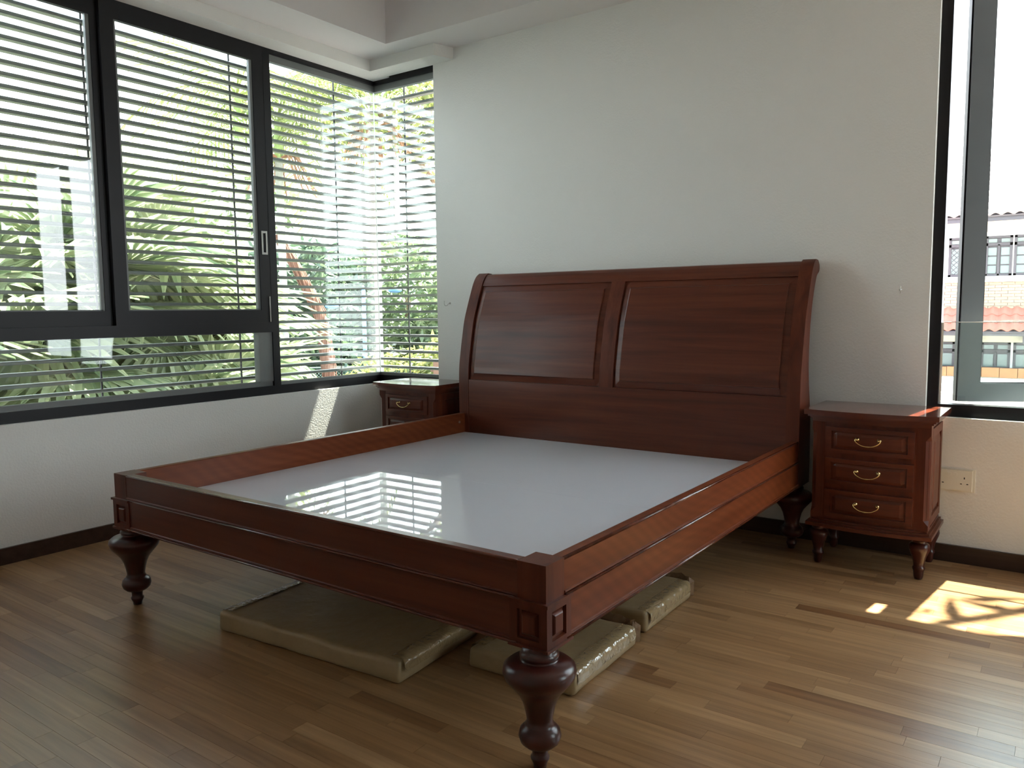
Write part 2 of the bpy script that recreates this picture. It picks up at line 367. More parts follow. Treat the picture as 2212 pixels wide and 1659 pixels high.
def sash(y0, y1, xf, handle):
    s = fr('sliding_sash', alu_m, w1, (xf - 0.026, xf, y0, y0 + 0.066, 1.022, 2.535), (xf - 0.026, xf, y1 - 0.072, y1, 1.022, 2.535),
           (xf - 0.026, xf, y0 + 0.066, y1 - 0.072, 1.022, 1.093), (xf - 0.026, xf, y0 + 0.066, y1 - 0.072, 2.468, 2.535))
    fr('gasket', gasket_m, s, (xf - 0.024, xf - 0.004, y0 + 0.064, y0 + 0.076, 1.09, 2.47), (xf - 0.024, xf - 0.004, y1 - 0.09, y1 - 0.07, 1.09, 2.47),
       (xf - 0.024, xf - 0.004, y0 + 0.07, y1 - 0.08, 1.09, 1.099), bevel=0.001)
    obj('glass_pane', B((xf - 0.017, xf - 0.011, y0 + 0.06, y1 - 0.066, 1.08, 2.48)), glass_m, s)
    if handle:
        bm = bmesh.new()
        yc, zc = y1 - 0.036, 1.472; hw, hh = 0.020, 0.066
        for (a, b, c, d) in ((yc - hw, yc + hw, zc - hh, zc - hh + 0.012), (yc - hw, yc + hw, zc + hh - 0.012, zc + hh), (yc - hw, yc - hw + 0.011, zc - hh + 0.012, zc + hh - 0.012), (yc + hw - 0.011, yc + hw, zc - hh + 0.012, zc + hh - 0.012)):
            box(bm, xf - 0.001, xf + 0.004, a, b, c, d)
        tag(obj('pull_handle', bm, steel_m, s, bevel=0.0015, segs=1), 'silver recessed pull with a long slot')
        obj('lock_strip', B((xf, xf + 0.004, y1 - 0.018, y1 - 0.010, 1.025, 1.17)), steel_m, s)
sash(1.06, 2.028, FX - 0.026, False)
sash(1.990, 2.900, FX + 0.001, True)

# ------------------------------------------------------------------ window 2: casements beside the bed
w2 = tag(empty('window_2'), kind='structure')
F2 = 3.757
MX = (0.36,)
fr('frame', alu_m, w2, (WX0, WX0 + 0.043, F2, F2 + 0.06, WZ0, WZ1), (WX1 - 0.043, WX1, F2, F2 + 0.06, WZ0, WZ1), (WX0 + 0.043, WX1 - 0.043, F2, F2 + 0.06, WZ0, 0.664),
   (WX0 + 0.043, WX1 - 0.043, F2, F2 + 0.06, WZ1 - 0.05, WZ1), *[(m - 0.03, m + 0.03, F2, F2 + 0.06, 0.664, WZ1 - 0.05) for m in MX])
obj('glass_edge', B((WX0 + 0.043, WX0 + 0.050, F2 + 0.02, F2 + 0.030, 0.664, 1.008)), seal_m, w2)
for a, b in ((WX0 + 0.05, MX[0] - 0.03), (MX[0] + 0.03, WX1 - 0.05)):
    gb = obj('glass_barrier', B((a, b, F2 + 0.02, F2 + 0.030, 0.664, 1.008)), glass_m, w2)
    obj('polished_edge', B((a, b, F2 + 0.02, F2 + 0.030, 1.008, 1.0115)), seal_m, gb)
def casement(px, py, ang, w):
    def tr(u, v, z):   # u along the sash, v outwards
        return (px + u * math.cos(ang) - v * math.sin(ang), py + u * math.sin(ang) + v * math.cos(ang), z)
    def ob(name, m, parent, *bx, bev=0.002):
        bm = B(*bx)
        for v in bm.verts:
            v.co = tr(*v.co)
        return obj(name, bm, m, parent, bevel=bev, segs=1)
    z0, z1 = 0.672, 2.48
    s = ob('casement_sash', alu_l, w2, (0, 0.085, 0, 0.045, z0, z1), (w - 0.085, w, 0, 0.045, z0, z1), (0.085, w - 0.085, 0, 0.045, z0, z0 + 0.078), (0.085, w - 0.085, 0, 0.045, z1 - 0.078, z1))
    ob('sash_gasket', alu_m, s, (0.083, 0.089, 0.006, 0.03, z0 + 0.07, z1 - 0.07), (w - 0.089, w - 0.083, 0.006, 0.03, z0 + 0.07, z1 - 0.07), (0.085, w - 0.085, 0.006, 0.03, z0 + 0.076, z0 + 0.082), (-0.006, 0.0, 0.01, 0.04, z0, z1), bev=0.001)
    ob('glass_pane', glass_m, s, (0.08, w - 0.08, 0.018, 0.024, z0 + 0.07, z1 - 0.07), bev=0)
casement(-0.400, 3.815, math.radians(27), 0.62)
casement(0.44, 3.815, math.radians(27), 0.56)

w3 = tag(empty('added_window'), kind='structure')  # unseen window, added to brighten the right of the room
fr('frame', alu_m, w3, (XR + 0.04, XR + 0.10, VY0, VY0 + 0.045, VZ0, VZ1), (XR + 0.04, XR + 0.10, VY1 - 0.045, VY1, VZ0, VZ1), (XR + 0.04, XR + 0.10, VY0 + 0.045, VY1 - 0.045, VZ0, VZ0 + 0.05), (XR + 0.04, XR + 0.10, VY0 + 0.045, VY1 - 0.045, VZ1 - 0.05, VZ1), (XR + 0.04, XR + 0.10, 3.02, 3.08, VZ0 + 0.05, VZ1 - 0.05))
obj('glass_pane', B((XR + 0.066, XR + 0.074, VY0 + 0.045, 3.02, VZ0 + 0.05, VZ1 - 0.05)), glass_m, w3)
obj('glass_pane', B((XR + 0.066, XR + 0.074, 3.08, VY1 - 0.045, VZ0 + 0.05, VZ1 - 0.05)), glass_m, w3)

# ------------------------------------------------------------------ louvre blinds outside the corner window
SW, ST = 0.046, 0.0165
def slat_profile():
    w, h, c = SW / 2, ST / 2, 0.004
    return [(-w, -h + c), (-w + c, -h), (w - c, -h), (w, -h + c), (w, h - c), (w - c, h), (-w + c, h), (-w, h - c)]
NS_ = 34
def louvre_left():
    r = tag(empty('louvre_blind', (0, 0, 0)), 'long grey horizontal louvre blind outside the sliding sashes and wide corner pane', 'blind', 'grey louvre blinds outside the corner window')
    pr = slat_profile(); bm = bmesh.new(); prism(bm, [(u, v) for u, v in pr], 0.85, 3.855, 'Y')
    s0 = obj('slat', bm, slat_m, r); s0.location = (-3.895, 0, 0.703)
    for k in range(1, NS_):
        c = s0.copy(); COL.objects.link(c); c.location = (-3.895, 0, 0.703 + 0.053 * k)
    for yr in (1.165, 1.962, 2.762, 3.52):
        bm = bmesh.new(); tube(bm, [(-3.893, yr, 0.63), (-3.893, yr, 2.60)], 0.0055, 8)
        obj('rod', bm, rod_m, r)
louvre_left()
def louvre_return():
    r = tag(empty('louvre_blind', (0, 0, 0)), 'short grey horizontal louvre blind outside the narrow return pane next to the headboard wall', 'blind', 'grey louvre blinds outside the corner window')
    pr = slat_profile()
    for k in range(NS_):
        z = 0.703 + 0.053 * k
        x0 = -3.862
        bm = bmesh.new()
        if 1.66 < z < 2.42:      # gap added in these slats to let a blade of sun onto the wall
            prism(bm, pr, x0, -3.697, 'X'); prism(bm, pr, -3.652, XE - 0.004, 'X')
        else:
            prism(bm, pr, x0, XE - 0.004, 'X')
        s = obj('slat', bm, slat_m, r); s.location = (0, 3.868, z)
    bm = bmesh.new(); tube(bm, [(-3.61, 3.868, 0.63), (-3.61, 3.868, 2.60)], 0.0055, 8)
    obj('rod', bm, rod_m, r)
louvre_return()

# ------------------------------------------------------------------ the bed
BX0, BX1, BY0, BYH = -2.848, -0.9575, 1.460, 3.455
bed = tag(empty('bed_frame', (0, 0, 0)), 'dark red mahogany double bed frame with sleigh headboard and turned legs', 'bed')
LEG = [(0.0155, 0.0), (0.0165, 0.010), (0.0225, 0.022), (0.0225, 0.027), (0.0185, 0.032), (0.0195, 0.046), (0.0225, 0.052), (0.036, 0.056), (0.0465, 0.066), (0.0508, 0.080), (0.0475, 0.094), (0.039, 0.103), (0.0345, 0.105), (0.034, 0.110),
       (0.0312, 0.114), (0.0315, 0.122), (0.0346, 0.140), (0.040, 0.162), (0.0505, 0.184), (0.0690, 0.206), (0.0825, 0.222), (0.0875, 0.237), (0.0850, 0.250), (0.074, 0.259), (0.056, 0.2645), (0.0465, 0.266), (0.0425, 0.268), (0.0435, 0.271), (0.0465, 0.275), (0.0465, 0.280), (0.0435, 0.285), (0.041, 0.288), (0.041, 0.297)]
for (lx, ly) in ((BX0 + 0.038, BY0 + 0.042), (BX1 - 0.0315, BY0 + 0.018), (BX0 + 0.045, 3.545), (BX1 - 0.045, 3.545)):
    bm = bmesh.new(); lathe(bm, LEG, lx, ly, 48)
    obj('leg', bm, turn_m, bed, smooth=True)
def square_relief(bm, plane, c, a0, a1, z0, z1, out):
    """sunk square with a raised pad; plane 'Y' (front, normal -y) or 'X' (side, normal out)"""
    def P(u, v, d):
        return (u, c + d, v) if plane == 'Y' else (c - out * d, u, v)
    ringdef = [(0, 0.0), (0.001, 0.009), (0.007, 0.010), (0.0125, 0.002), (0.015, 0.0)]
    rings = []
    for (ins, dep) in ringdef:
        rings.append([bm.verts.new(P(u, v, dep)) for (u, v) in ((a0 + ins, z0 + ins), (a1 - ins, z0 + ins), (a1 - ins, z1 - ins), (a0 + ins, z1 - ins))])
    for A, C in zip(rings, rings[1:]):
        for i in range(4):
            bm.faces.new((A[i], A[(i + 1) % 4], C[(i + 1) % 4], C[i]))
    bm.faces.new(rings[-1])
def front_corner(side):
    xo = BX0 if side < 0 else BX1        # outer face
    s = side
    top = B((min(xo, xo - s * 0.080), max(xo, xo - s * 0.080), BY0, BY0 + 0.079, 0.405, 0.498))
    post = obj('corner_post', top, wz, bed, bevel=0.004)
    # block under it: cap, body with sunk squares, foot
    xb = xo + s * 0.006; wb = 0.106; yb = BY0 - 0.006
    xs = sorted((xb, xb - s * wb))
    bm = bmesh.new()
    yq = yb + wb
    sq0, sq1 = 0.315, 0.386
    # body walls as frames around the sunk squares (front and outer side)
    fx0, fx1 = xs[0] + 0.022, xs[1] - 0.022
    fy0, fy1 = yb + 0.022, yq - 0.022
    z0, z1 = 0.300, 0.402
    def quadY(x0, x1, za, zb):
        bm.faces.new([bm.verts.new(p) for p in ((x0, yb, za), (x1, yb, za), (x1, yb, zb), (x0, yb, zb))])
    def quadX(y0, y1, za, zb):
        bm.faces.new([bm.verts.new(p) for p in ((xb, y0, za), (xb, y1, za), (xb, y1, zb), (xb, y0, zb))])
    quadY(xs[0], fx0, z0, z1); quadY(fx1, xs[1], z0, z1); quadY(fx0, fx1, z0, sq0); quadY(fx0, fx1, sq1, z1)
    quadX(yb, fy0, z0, z1); quadX(fy1, yq, z0, z1); quadX(fy0, fy1, z0, sq0); quadX(fy0, fy1, sq1, z1)
    square_relief(bm, 'Y', yb, fx0, fx1, sq0, sq1, 0)
    square_relief(bm, 'X', xb, fy0, fy1, sq0, sq1, s)
    xi = xb - s * wb
    for q in (((xi, yb, z0), (xi, yq, z0), (xi, yq, z1), (xi, yb, z1)), ((xi, yq, z0), (xb, yq, z0), (xb, yq, z1), (xi, yq, z1))):
        bm.faces.new([bm.verts.new(p) for p in q])
    bmesh.ops.remove_doubles(bm, verts=bm.verts, dist=1e-5)
    blk = obj('block', bm, wz, post)
    e_ = 0.005
    for (za, zb) in ((0.401, 0.409), (0.294, 0.301)):
        bm = bmesh.new(); box(bm, xs[0] - (e_ if s < 0 else 0.002), xs[1] + (e_ if s > 0 else 0.002), yb - e_, yq + 0.002, za, zb)
        obj('block_moulding', bm, wz, post, bevel=0.0028)
front_corner(-1); front_corner(1)
# rail section: (outward offset, z)
RAIL = [(-0.036, 0.300), (0.004, 0.296), (0.0062, 0.298), (0.0062, 0.303), (0.0035, 0.305), (0.0048, 0.307), (0.0048, 0.310), (0.0015, 0.312), (0.0015, 0.4035), (0.0045, 0.405), (0.0055, 0.408), (0.0045, 0.4105), (0.0020, 0.412), (0.0030, 0.414), (0.0022, 0.4165), (-0.001, 0.418), (-0.001, 0.493), (-0.0025, 0.4968), (-0.006, 0.498), (-0.032, 0.498), (-0.036, 0.495)]
bm = bmesh.new(); prism(bm, [(BX1 + d, z) for d, z in RAIL], BY0 + 0.080, 3.458, 'Y'); obj('side_rail', bm, wy, bed)
bm = bmesh.new(); prism(bm, [(BX0 - d, z) for d, z in RAIL], BY0 + 0.080, 3.458, 'Y'); obj('side_rail', bm, wy, bed)
bm = bmesh.new(); prism(bm, [(BY0 - d, z) for d, z in RAIL], BX0 + 0.081, BX1 - 0.081, 'X'); obj('foot_rail', bm, wx, bed)
for (z, off, rad) in ((0.4085, 0.0030, 0.0040), (0.3005, 0.0042, 0.0040), (0.4945, -0.0040, 0.0046)):     # polished beads added along the rail edges to bring out highlights
    bm = bmesh.new(); tube(bm, [(BX1 + off, BY0 + 0.081, z), (BX1 + off, 3.456, z)], rad, 12); obj('rail_bead', bm, wg, bed, smooth=True)
    bm = bmesh.new(); tube(bm, [(BX0 + 0.082, BY0 - off, z), (BX1 - 0.082, BY0 - off, z)], rad, 12); obj('rail_bead', bm, wg, bed, smooth=True)
# base panels
for (a, b) in ((BY0 + 0.037, 2.4525), (2.4535, 3.452)):
    tag(obj('base_panel', B((BX0 + 0.0375, BX1 - 0.0375, a, b, 0.372, 0.390)), lam_m, bed), 'glossy white laminated base panel')
bm = bmesh.new(); tube(bm, [(BX0 + 0.033, 3.405, 0.452), (BX0 + 0.040, 3.405, 0.452)], 0.007, 12); obj('bolt_head', bm, steel_m, bed)
# headboard
FRONT = [(3.457, 0.292), (3.456, 0.45), (3.456, 0.60), (3.457, 0.70), (3.462, 0.775), (3.474, 0.845), (3.491, 0.93), (3.513, 1.025), (3.544, 1.107), (3.572, 1.173), (3.600, 1.234), (3.628, 1.272), (3.657, 1.291)]
BACK = [(3.690, 1.288), (3.710, 1.272), (3.717, 1.254), (3.710, 1.238), (3.690, 1.228), (3.672, 1.216), (3.650, 1.180), (3.625, 1.125), (3.600, 1.050), (3.583, 0.95), (3.578, 0.84), (3.590, 0.74), (3.612, 0.65), (3.628, 0.56), (3.630, 0.292)]
fs = [(p.x, p.y) for p in spline([(a, b, 0) for a, b in FRONT], 4)]
bs = [(p.x, p.y) for p in spline([(a, b, 0) for a, b in BACK], 4)]
def front_y(z):
    for (y0, z0), (y1, z1) in zip(fs, fs[1:]):
        if z0 <= z <= z1: return y0 + (y1 - y0) * (z - z0) / (z1 - z0 + 1e-9)
    return fs[-1][0]
for (a, b) in ((BX0 - 0.002, BX0 + 0.065), (BX1 - 0.056, BX1 + 0.002)):
    bm = bmesh.new(); prism(bm, fs + bs, a, b, 'X'); obj('headboard_post', bm, wz, bed, bevel=0.0025, segs=2)
HX0, HX1 = BX0 + 0.066, BX1 - 0.0565
rz = [1.216, 1.235, 1.252, 1.267, 1.279]
tr_f = [(front_y(z) + 0.007, z) for z in rz] + [(3.655, 1.2835), (3.675, 1.284), (3.700, 1.270), (3.710, 1.254), (3.702, 1.240), (3.672, 1.222), (3.640, 1.190), (front_y(1.216) + 0.03, 1.2155)]
bm = bmesh.new(); prism(bm, tr_f, HX0, HX1, 'X'); obj('top_rail', bm, wx, bed)
def curved(name, m, x0, x1, z0, z1, off=0.0, nz=14, th=0.02):
    bm = bmesh.new(); F = []; K = []
    for i in range(nz + 1):
        z = z0 + (z1 - z0) * i / nz; yy = front_y(z) + off
        F.append([bm.verts.new((x0, yy, z)), bm.verts.new((x1, yy, z))]); K.append([bm.verts.new((x0, yy + th, z)), bm.verts.new((x1, yy + th, z))])
    for i in range(nz):
        bm.faces.new((F[i][0], F[i][1], F[i + 1][1], F[i + 1][0])); bm.faces.new((K[i][0], K[i + 1][0], K[i + 1][1], K[i][1]))
        bm.faces.new((F[i][0], F[i + 1][0], K[i + 1][0], K[i][0])); bm.faces.new((F[i][1], K[i][1], K[i + 1][1], F[i + 1][1]))
    bm.faces.new((F[0][0], K[0][0], K[0][1], F[0][1])); bm.faces.new((F[nz][0], F[nz][1], K[nz][1], K[nz][0]))
    return obj(name, bm, m, bed, bevel=0.0012, segs=1)
SX0, SX1 = -1.943, -1.866
curved('stile', wz, SX0, SX1, 0.690, 1.217, 0.002)
curved('lower_board', wx, HX0, HX1, 0.292, 0.690, 0.0025, th=0.024)
def raised_panel(x0, x1, z0, z1):
    brd = [(0.0, 0.0135), (0.028, 0.0095), (0.0335, 0.0085), (0.0345, 0.0035), (0.038, 0.002)]
    us = [x0 + a for a, _ in brd] + [x1 - a for a, _ in reversed(brd)]
    zs = [z0 + a for a, _ in brd] + [z0 + 0.04 + (z1 - z0 - 0.08) * i / 14 for i in range(1, 14)] + [z1 - a for a, _ in reversed(brd)]
    def dep(a):
        for (p, d), (q, e2) in zip(brd, brd[1:]):
            if a <= q: return d + (e2 - d) * max(0, a - p) / (q - p)
        return brd[-1][1]
    bm = bmesh.new(); G = []
    for z in zs:
        G.append([bm.verts.new((u, front_y(z) + max(dep(min(u - x0, x1 - u)), dep(min(z - z0, z1 - z))), z)) for u in us])
    for i in range(len(zs) - 1):
        for j in range(len(us) - 1):
            bm.faces.new((G[i][j], G[i][j + 1], G[i + 1][j + 1], G[i + 1][j]))
    r = bmesh.ops.extrude_face_region(bm, geom=bm.faces[:])
    for v in [q for q in r['geom'] if isinstance(q, bmesh.types.BMVert)]:
        v.co.y += 0.016
    return obj('panel', bm, wx, bed)
raised_panel(HX0 + 0.001, SX0 - 0.0005, 0.6905, 1.216)
raised_panel(SX1 + 0.0005, HX1 - 0.001, 0.6905, 1.216)

# ------------------------------------------------------------------ bedside cabinets
def bow(x, hw, y_side, y_mid):
    return y_mid + (y_side - y_mid) * (x / hw) ** 2
def bowed(bm, hw, ys, ym, yb, z0, z1, n=16):
    """slab with a bowed front"""
    pts = [(-hw + 2 * hw * i / n, bow(-hw + 2 * hw * i / n, hw, ys, ym)) for i in range(n + 1)] + [(hw, yb), (-hw, yb)]
    prism(bm, pts, z0, z1, 'Z')
def make_cabinet():
    """local frame: x across, front towards -y, back at y=0"""
    r = empty('bedside_cabinet')
    bm = bmesh.new(); bowed(bm, 0.250, -0.350, -0.386, 0, 0.636, 0.657)
    top = obj('top', bm, wg, r, bevel=0.0035)
    bm = bmesh.new()
    for (ins, z0, z1) in ((0.012, 0.627, 0.636), (0.020, 0.619, 0.627), (0.028, 0.607, 0.619)):
        bowed(bm, 0.250 - ins, -0.350 + ins, -0.386 + ins, 0, z0, z1)
    obj('cornice_moulding', bm, wx, r, bevel=0.002, segs=1)
    bm = bmesh.new(); bowed(bm, 0.215, -0.312, -0.338, -0.004, 0.196, 0.607)
    obj('body', bm, wz, r)
    bm = bmesh.new(); bowed(bm, 0.238, -0.340, -0.368, 0, 0.166, 0.180)
    bowed(bm, 0.228, -0.328, -0.356, 0, 0.180, 0.190); bowed(bm, 0.219, -0.318, -0.346, 0, 0.190, 0.198)
    obj('plinth', bm, wx, r, bevel=0.003)
    for s in (-1, 1):      # chamfered corner pilasters with a pointed stop at each end
        bm = bmesh.new(); x1 = s * 0.222; x0 = s * 0.172
        yf = -0.322
        secs = [(0.197, 0.0), (0.220, 0.0), (0.240, 0.018), (0.555, 0.018), (0.578, 0.0), (0.607, 0.0)]
        rings = []
        for z, c in secs:
            rings.append([bm.verts.new(p) for p in ((x0, yf, z), (x1 - s * max(c, 0.0005), yf, z), (x1, yf + max(c, 0.0005), z), (x1, -0.275, z), (x0, -0.275, z))])
        for A, C in zip(rings, rings[1:]):
            for i in range(5):
                bm.faces.new((A[i], A[(i + 1) % 5], C[(i + 1) % 5], C[i]))
        bm.faces.new(rings[0]); bm.faces.new(rings[-1])
        obj('pilaster', bm, wz, r)
        bm = bmesh.new()   # side panel: frame and raised field
        X = s * 0.2155
        def ring(ins, d):
            return [bm.verts.new((X + s * d, y_, z_)) for (y_, z_) in ((-0.275 + ins, 0.210 + ins), (-0.012 - ins, 0.210 + ins), (-0.012 - ins, 0.600 - ins), (-0.275 + ins, 0.600 - ins))]
        rg = [ring(0, 0.007), ring(0.034, 0.007), ring(0.036, 0.000), ring(0.044, 0.001), ring(0.058, 0.006), ring(0.062, 0.007)]
        for A, C in zip(rg, rg[1:]):
            for i in range(4):
                bm.faces.new((A[i], A[(i + 1) % 4], C[(i + 1) % 4], C[i]))
        bm.faces.new(rg[-1])
        back = [bm.verts.new((X - s * 0.004, v.co.y, v.co.z)) for v in rg[0]]
        for i in range(4):
            bm.faces.new((rg[0][i], back[i], back[(i + 1) % 4], rg[0][(i + 1) % 4]))
        obj('side_panel', bm, wz, r)
    for (z0, z1) in ((0.482, 0.588), (0.350, 0.458), (0.212, 0.326)):
        bm = bmesh.new()
        brd = [(0.0, -0.002), (0.022, -0.002), (0.024, 0.004), (0.030, 0.004), (0.042, -0.001), (0.045, -0.002)]
        hw = 0.165
        us = [-hw + a for a, _ in brd] + [-hw + 0.045 + (2 * hw - 0.09) * i / 8 for i in range(1, 8)] + [hw - a for a, _ in reversed(brd)]
        zz = [z0 + a * 0.72 for a, _ in brd] + [z1 - a * 0.72 for a, _ in reversed(brd)]
        def dep(a):
            for (p, d), (q, e2) in zip(brd, brd[1:]):
                if a <= q + 1e-6: return d + (e2 - d) * max(0, a - p) / (q - p)
            return brd[-1][1]
        G = []
        for z in zz:
            dz = min(z - z0, z1 - z) / 0.72
            row_ = []
            for u in us:
                a = min(u + hw, hw - u); k = min(a, dz)
                row_.append(bm.verts.new((u, bow(u, 0.215, -0.312, -0.338) - 0.006 + dep(max(0, k)), z)))
            G.append(row_)
        for i in range(len(zz) - 1):
            for j in range(len(us) - 1):
                bm.faces.new((G[i][j], G[i][j + 1], G[i + 1][j + 1], G[i + 1][j]))
        rr = bmesh.ops.extrude_face_region(bm, geom=bm.faces[:])
        for v in [q for q in rr['geom'] if isinstance(q, bmesh.types.BMVert)]:
            v.co.y += 0.012
        d = obj('drawer', bm, wx, r)
        # swan-neck bail handle
        zc = (z0 + z1) / 2 + 0.010; yf = -0.338 - 0.0075
        bm = bmesh.new()
        for s in (-1, 1):
            c = Vector((s * 0.041, yf, zc))
            n = 14
            prev = None
            for (rad, dy) in ((0.0085, 0.0), (0.0085, -0.002), (0.0055, -0.0035), (0.0042, -0.009), (0.005, -0.012), (0.001, -0.014)):
                ring_ = [bm.verts.new((c.x + rad * math.cos(2 * math.pi * i / n), c.y + dy, c.z + rad * math.sin(2 * math.pi * i / n))) for i in range(n)]
                if prev:
                    for i in range(n):
                        bm.faces.new((prev[i], prev[(i + 1) % n], ring_[(i + 1) % n], ring_[i]))
                prev = ring_
            bm.faces.new(prev)
        pts = [(-0.041, yf - 0.010, zc + 0.003), (-0.047, yf - 0.012, zc + 0.001), (-0.046, yf - 0.014, zc - 0.006), (-0.036, yf - 0.015, zc - 0.015), (-0.020, yf - 0.016, zc - 0.0225), (0, yf - 0.016, zc - 0.025), (0.020, yf - 0.016, zc - 0.0225), (0.036, yf - 0.015, zc - 0.015), (0.046, yf - 0.014, zc - 0.006), (0.047, yf - 0.012, zc + 0.001), (0.041, yf - 0.010, zc + 0.003)]
        sp = spline(pts, 4)
        tube(bm, sp, 0.0022, 8, [0.0018 + 0.0012 * math.exp(-(p.x / 0.008) ** 2) + 0.0004 for p in sp])
        tag(obj('bail_handle', bm, brass_m, d, smooth=True), 'brass swan-neck bail handle')
    P = [(0.0135, 0.0), (0.0150, 0.004), (0.0175, 0.012), (0.0195, 0.034), (0.0225, 0.040), (0.0235, 0.0445), (0.0225, 0.049), (0.0190, 0.053), (0.0215, 0.070), (0.0270, 0.092), (0.0360, 0.115), (0.0390, 0.128), (0.0370, 0.140), (0.0290, 0.147), (0.0240, 0.149), (0.0270, 0.153), (0.0275, 0.158), (0.0245, 0.163), (0.0245, 0.168)]
    for (lx, ly) in ((-0.192, -0.300), (0.192, -0.300), (-0.192, -0.040), (0.192, -0.040)):
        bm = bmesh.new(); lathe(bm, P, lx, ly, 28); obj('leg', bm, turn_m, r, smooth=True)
    return r
cab = make_cabinet(); cab.location = (-0.660, YB - 0.016, 0)
tag(cab, 'mahogany three-drawer cabinet standing between the bed and the wall socket', 'cabinet', 'matching bedside cabinets')
cab2 = copy_tree(cab); cab2.location = (-3.180, YB - 0.030, 0)
tag(cab2, 'mahogany cabinet half hidden behind the bed rail, under the corner window', 'cabinet', 'matching bedside cabinets')

# ------------------------------------------------------------------ wrapped flat packages under the bed
def package(name, cx, cy, rz, w, d, h, seed, label, ends):
    r = tag(empty(name, (cx, cy, 0), rz), label, 'package', 'brown wrapped packages under the bed')
    bm = bmesh.new(); bmesh.ops.create_cube(bm, size=1)
    for v in bm.verts:
        v.co = Vector((v.co.x * w, v.co.y * d, (v.co.z + 0.5) * h))
    bmesh.ops.bevel(bm, geom=bm.edges[:], offset=0.016, segments=3, affect='EDGES', profile=0.6)
    bmesh.ops.subdivide_edges(bm, edges=[e for e in bm.edges if e.calc_length() > 0.05], cuts=14, use_grid_fill=True)
    for v in bm.verts:
        p = v.co * 9 + Vector((seed * 3.1, seed * 1.7, 0))
        ex = max(abs(v.co.x) / (w / 2), abs(v.co.y) / (d / 2))
        k = 0.0022 + (0.004 if ex > 0.9 else 0)
        if v.co.z > 0.006:
            v.co += Vector((noise.noise(p), noise.noise(p + Vector((9, 0, 0))), noise.noise(p + Vector((0, 9, 0))))) * k
        v.co.z = max(v.co.z, 0.0006)
    bmesh.ops.triangulate(bm, faces=[f for f in bm.faces if len(f.verts) > 4])
    obj('wrapped_body', bm, kraft_m, r, smooth=True)
    # clear tape over the edges
    def strip(x0, x1, y0, y1, axis):
        bm = bmesh.new(); n = 26; G = []
        for i in range(n + 1):
            t = i / n; row_ = []
            for (o_, zz) in ((0.0, h + 0.0035), (-0.030, h + 0.003), (0.004, h + 0.001), (0.0085, h - 0.008), (0.0085, h - 0.034)):
                row_.append((o_, zz))
            pts = [(-0.045, h + 0.0030), (-0.020, h + 0.0032), (-0.006, h + 0.001), (0.0035, h - 0.006), (0.006, h - 0.018), (0.006, h - 0.036)]
            vs = []
            for (o_, zz) in pts:
                j = Vector((t * 17 + seed, o_ * 40, zz * 40)); w_ = noise.noise(j) * 0.003
                if axis == 'X':
                    y_ = y0 + (o_ if y0 > 0 else -o_); vs.append(bm.verts.new((x0 + (x1 - x0) * t, y_ + w_ * (1 if y0 > 0 else -1), zz + abs(w_))))
                else:
                    x_ = x0 + (o_ if x0 > 0 else -o_); vs.append(bm.verts.new((x_ + w_ * (1 if x0 > 0 else -1), y0 + (y1 - y0) * t, zz + abs(w_))))
            G.append(vs)
        for i in range(n):
            for j in range(5):
                bm.faces.new((G[i][j], G[i + 1][j], G[i + 1][j + 1], G[i][j + 1]))
        ob = obj('tape_strip', bm, tapem, r, smooth=True)
    for e_ in ends:
        if e_ == '+x': strip(w / 2, w / 2, -d / 2 + 0.02, d / 2 - 0.02, 'Y')
        if e_ == '-x': strip(-w / 2, -w / 2, -d / 2 + 0.02, d / 2 - 0.02, 'Y')
        if e_ == '+y': strip(-w / 2 + 0.02, w / 2 - 0.02, d / 2, d / 2, 'X')
        if e_ == 'flap+y':
            # gathered paper ends standing proud of the far edge
            rr = random.Random(seed)
            bm = bmesh.new(); n = 22
            for lay in range(2):
                lo = []; mid = []; hi = []
                for i in range(n + 1):
                    x_ = -w / 2 + 0.01 + (w - 0.02) * i / n
                    lo.append(bm.verts.new((x_, d / 2 - 0.012 + 0.006 * lay, h * 0.25)))
                    mid.append(bm.verts.new((x_, d / 2 + 0.004 + 0.012 * lay + rr.uniform(-0.004, 0.004), h * 0.8 + rr.uniform(-0.004, 0.004))))
                    hi.append(bm.verts.new((x_ + rr.uniform(-0.004, 0.004), d / 2 + 0.012 + 0.014 * lay + rr.uniform(-0.008, 0.006), h + 0.014 - 0.012 * lay + rr.uniform(-0.006, 0.006))))
                for i in range(n):
                    bm.faces.new((lo[i], lo[i + 1], mid[i + 1], mid[i])); bm.faces.new((mid[i], mid[i + 1], hi[i + 1], hi[i]))
            # folded ear at the right end
            a = [bm.verts.new(p) for p in ((w / 2 - 0.014, d / 2 - 0.004, 0.012), (w / 2 + 0.002, d / 2 + 0.020, 0.004), (w / 2 + 0.004, d / 2 + 0.022, h * 0.9), (w / 2 - 0.02, d / 2 + 0.010, h + 0.012), (w / 2 - 0.012, d / 2 - 0.006, h * 0.7))]
            for i in range(4):
                bm.faces.new((a[i], a[(i + 1) % 5], a[4])) if i < 3 else None
            ob = obj('torn_flap', bm, torn_m, r)
            md = ob.modifiers.new('thickness', 'SOLIDIFY'); md.thickness = 0.0015
    return r
ang = math.atan2(0.059, 0.80)
package('paper_package', -1.957, 1.760, ang, 0.79, 0.415, 0.068, 1, 'wide brown paper package lying under the foot rail of the bed', ['+x', '-x'])
package('paper_package', -1.282, 2.005, math.radians(1.5), 0.362, 0.415, 0.066, 2, 'small brown package with torn far end, behind the front turned leg', ['-x', '+x', 'flap+y'])
package('paper_package', -1.318, 2.508, math.radians(1.5), 0.388, 0.395, 0.066, 3, 'brown package lying deepest under the side rail, folded ear at its end', ['+x', 'flap+y'])

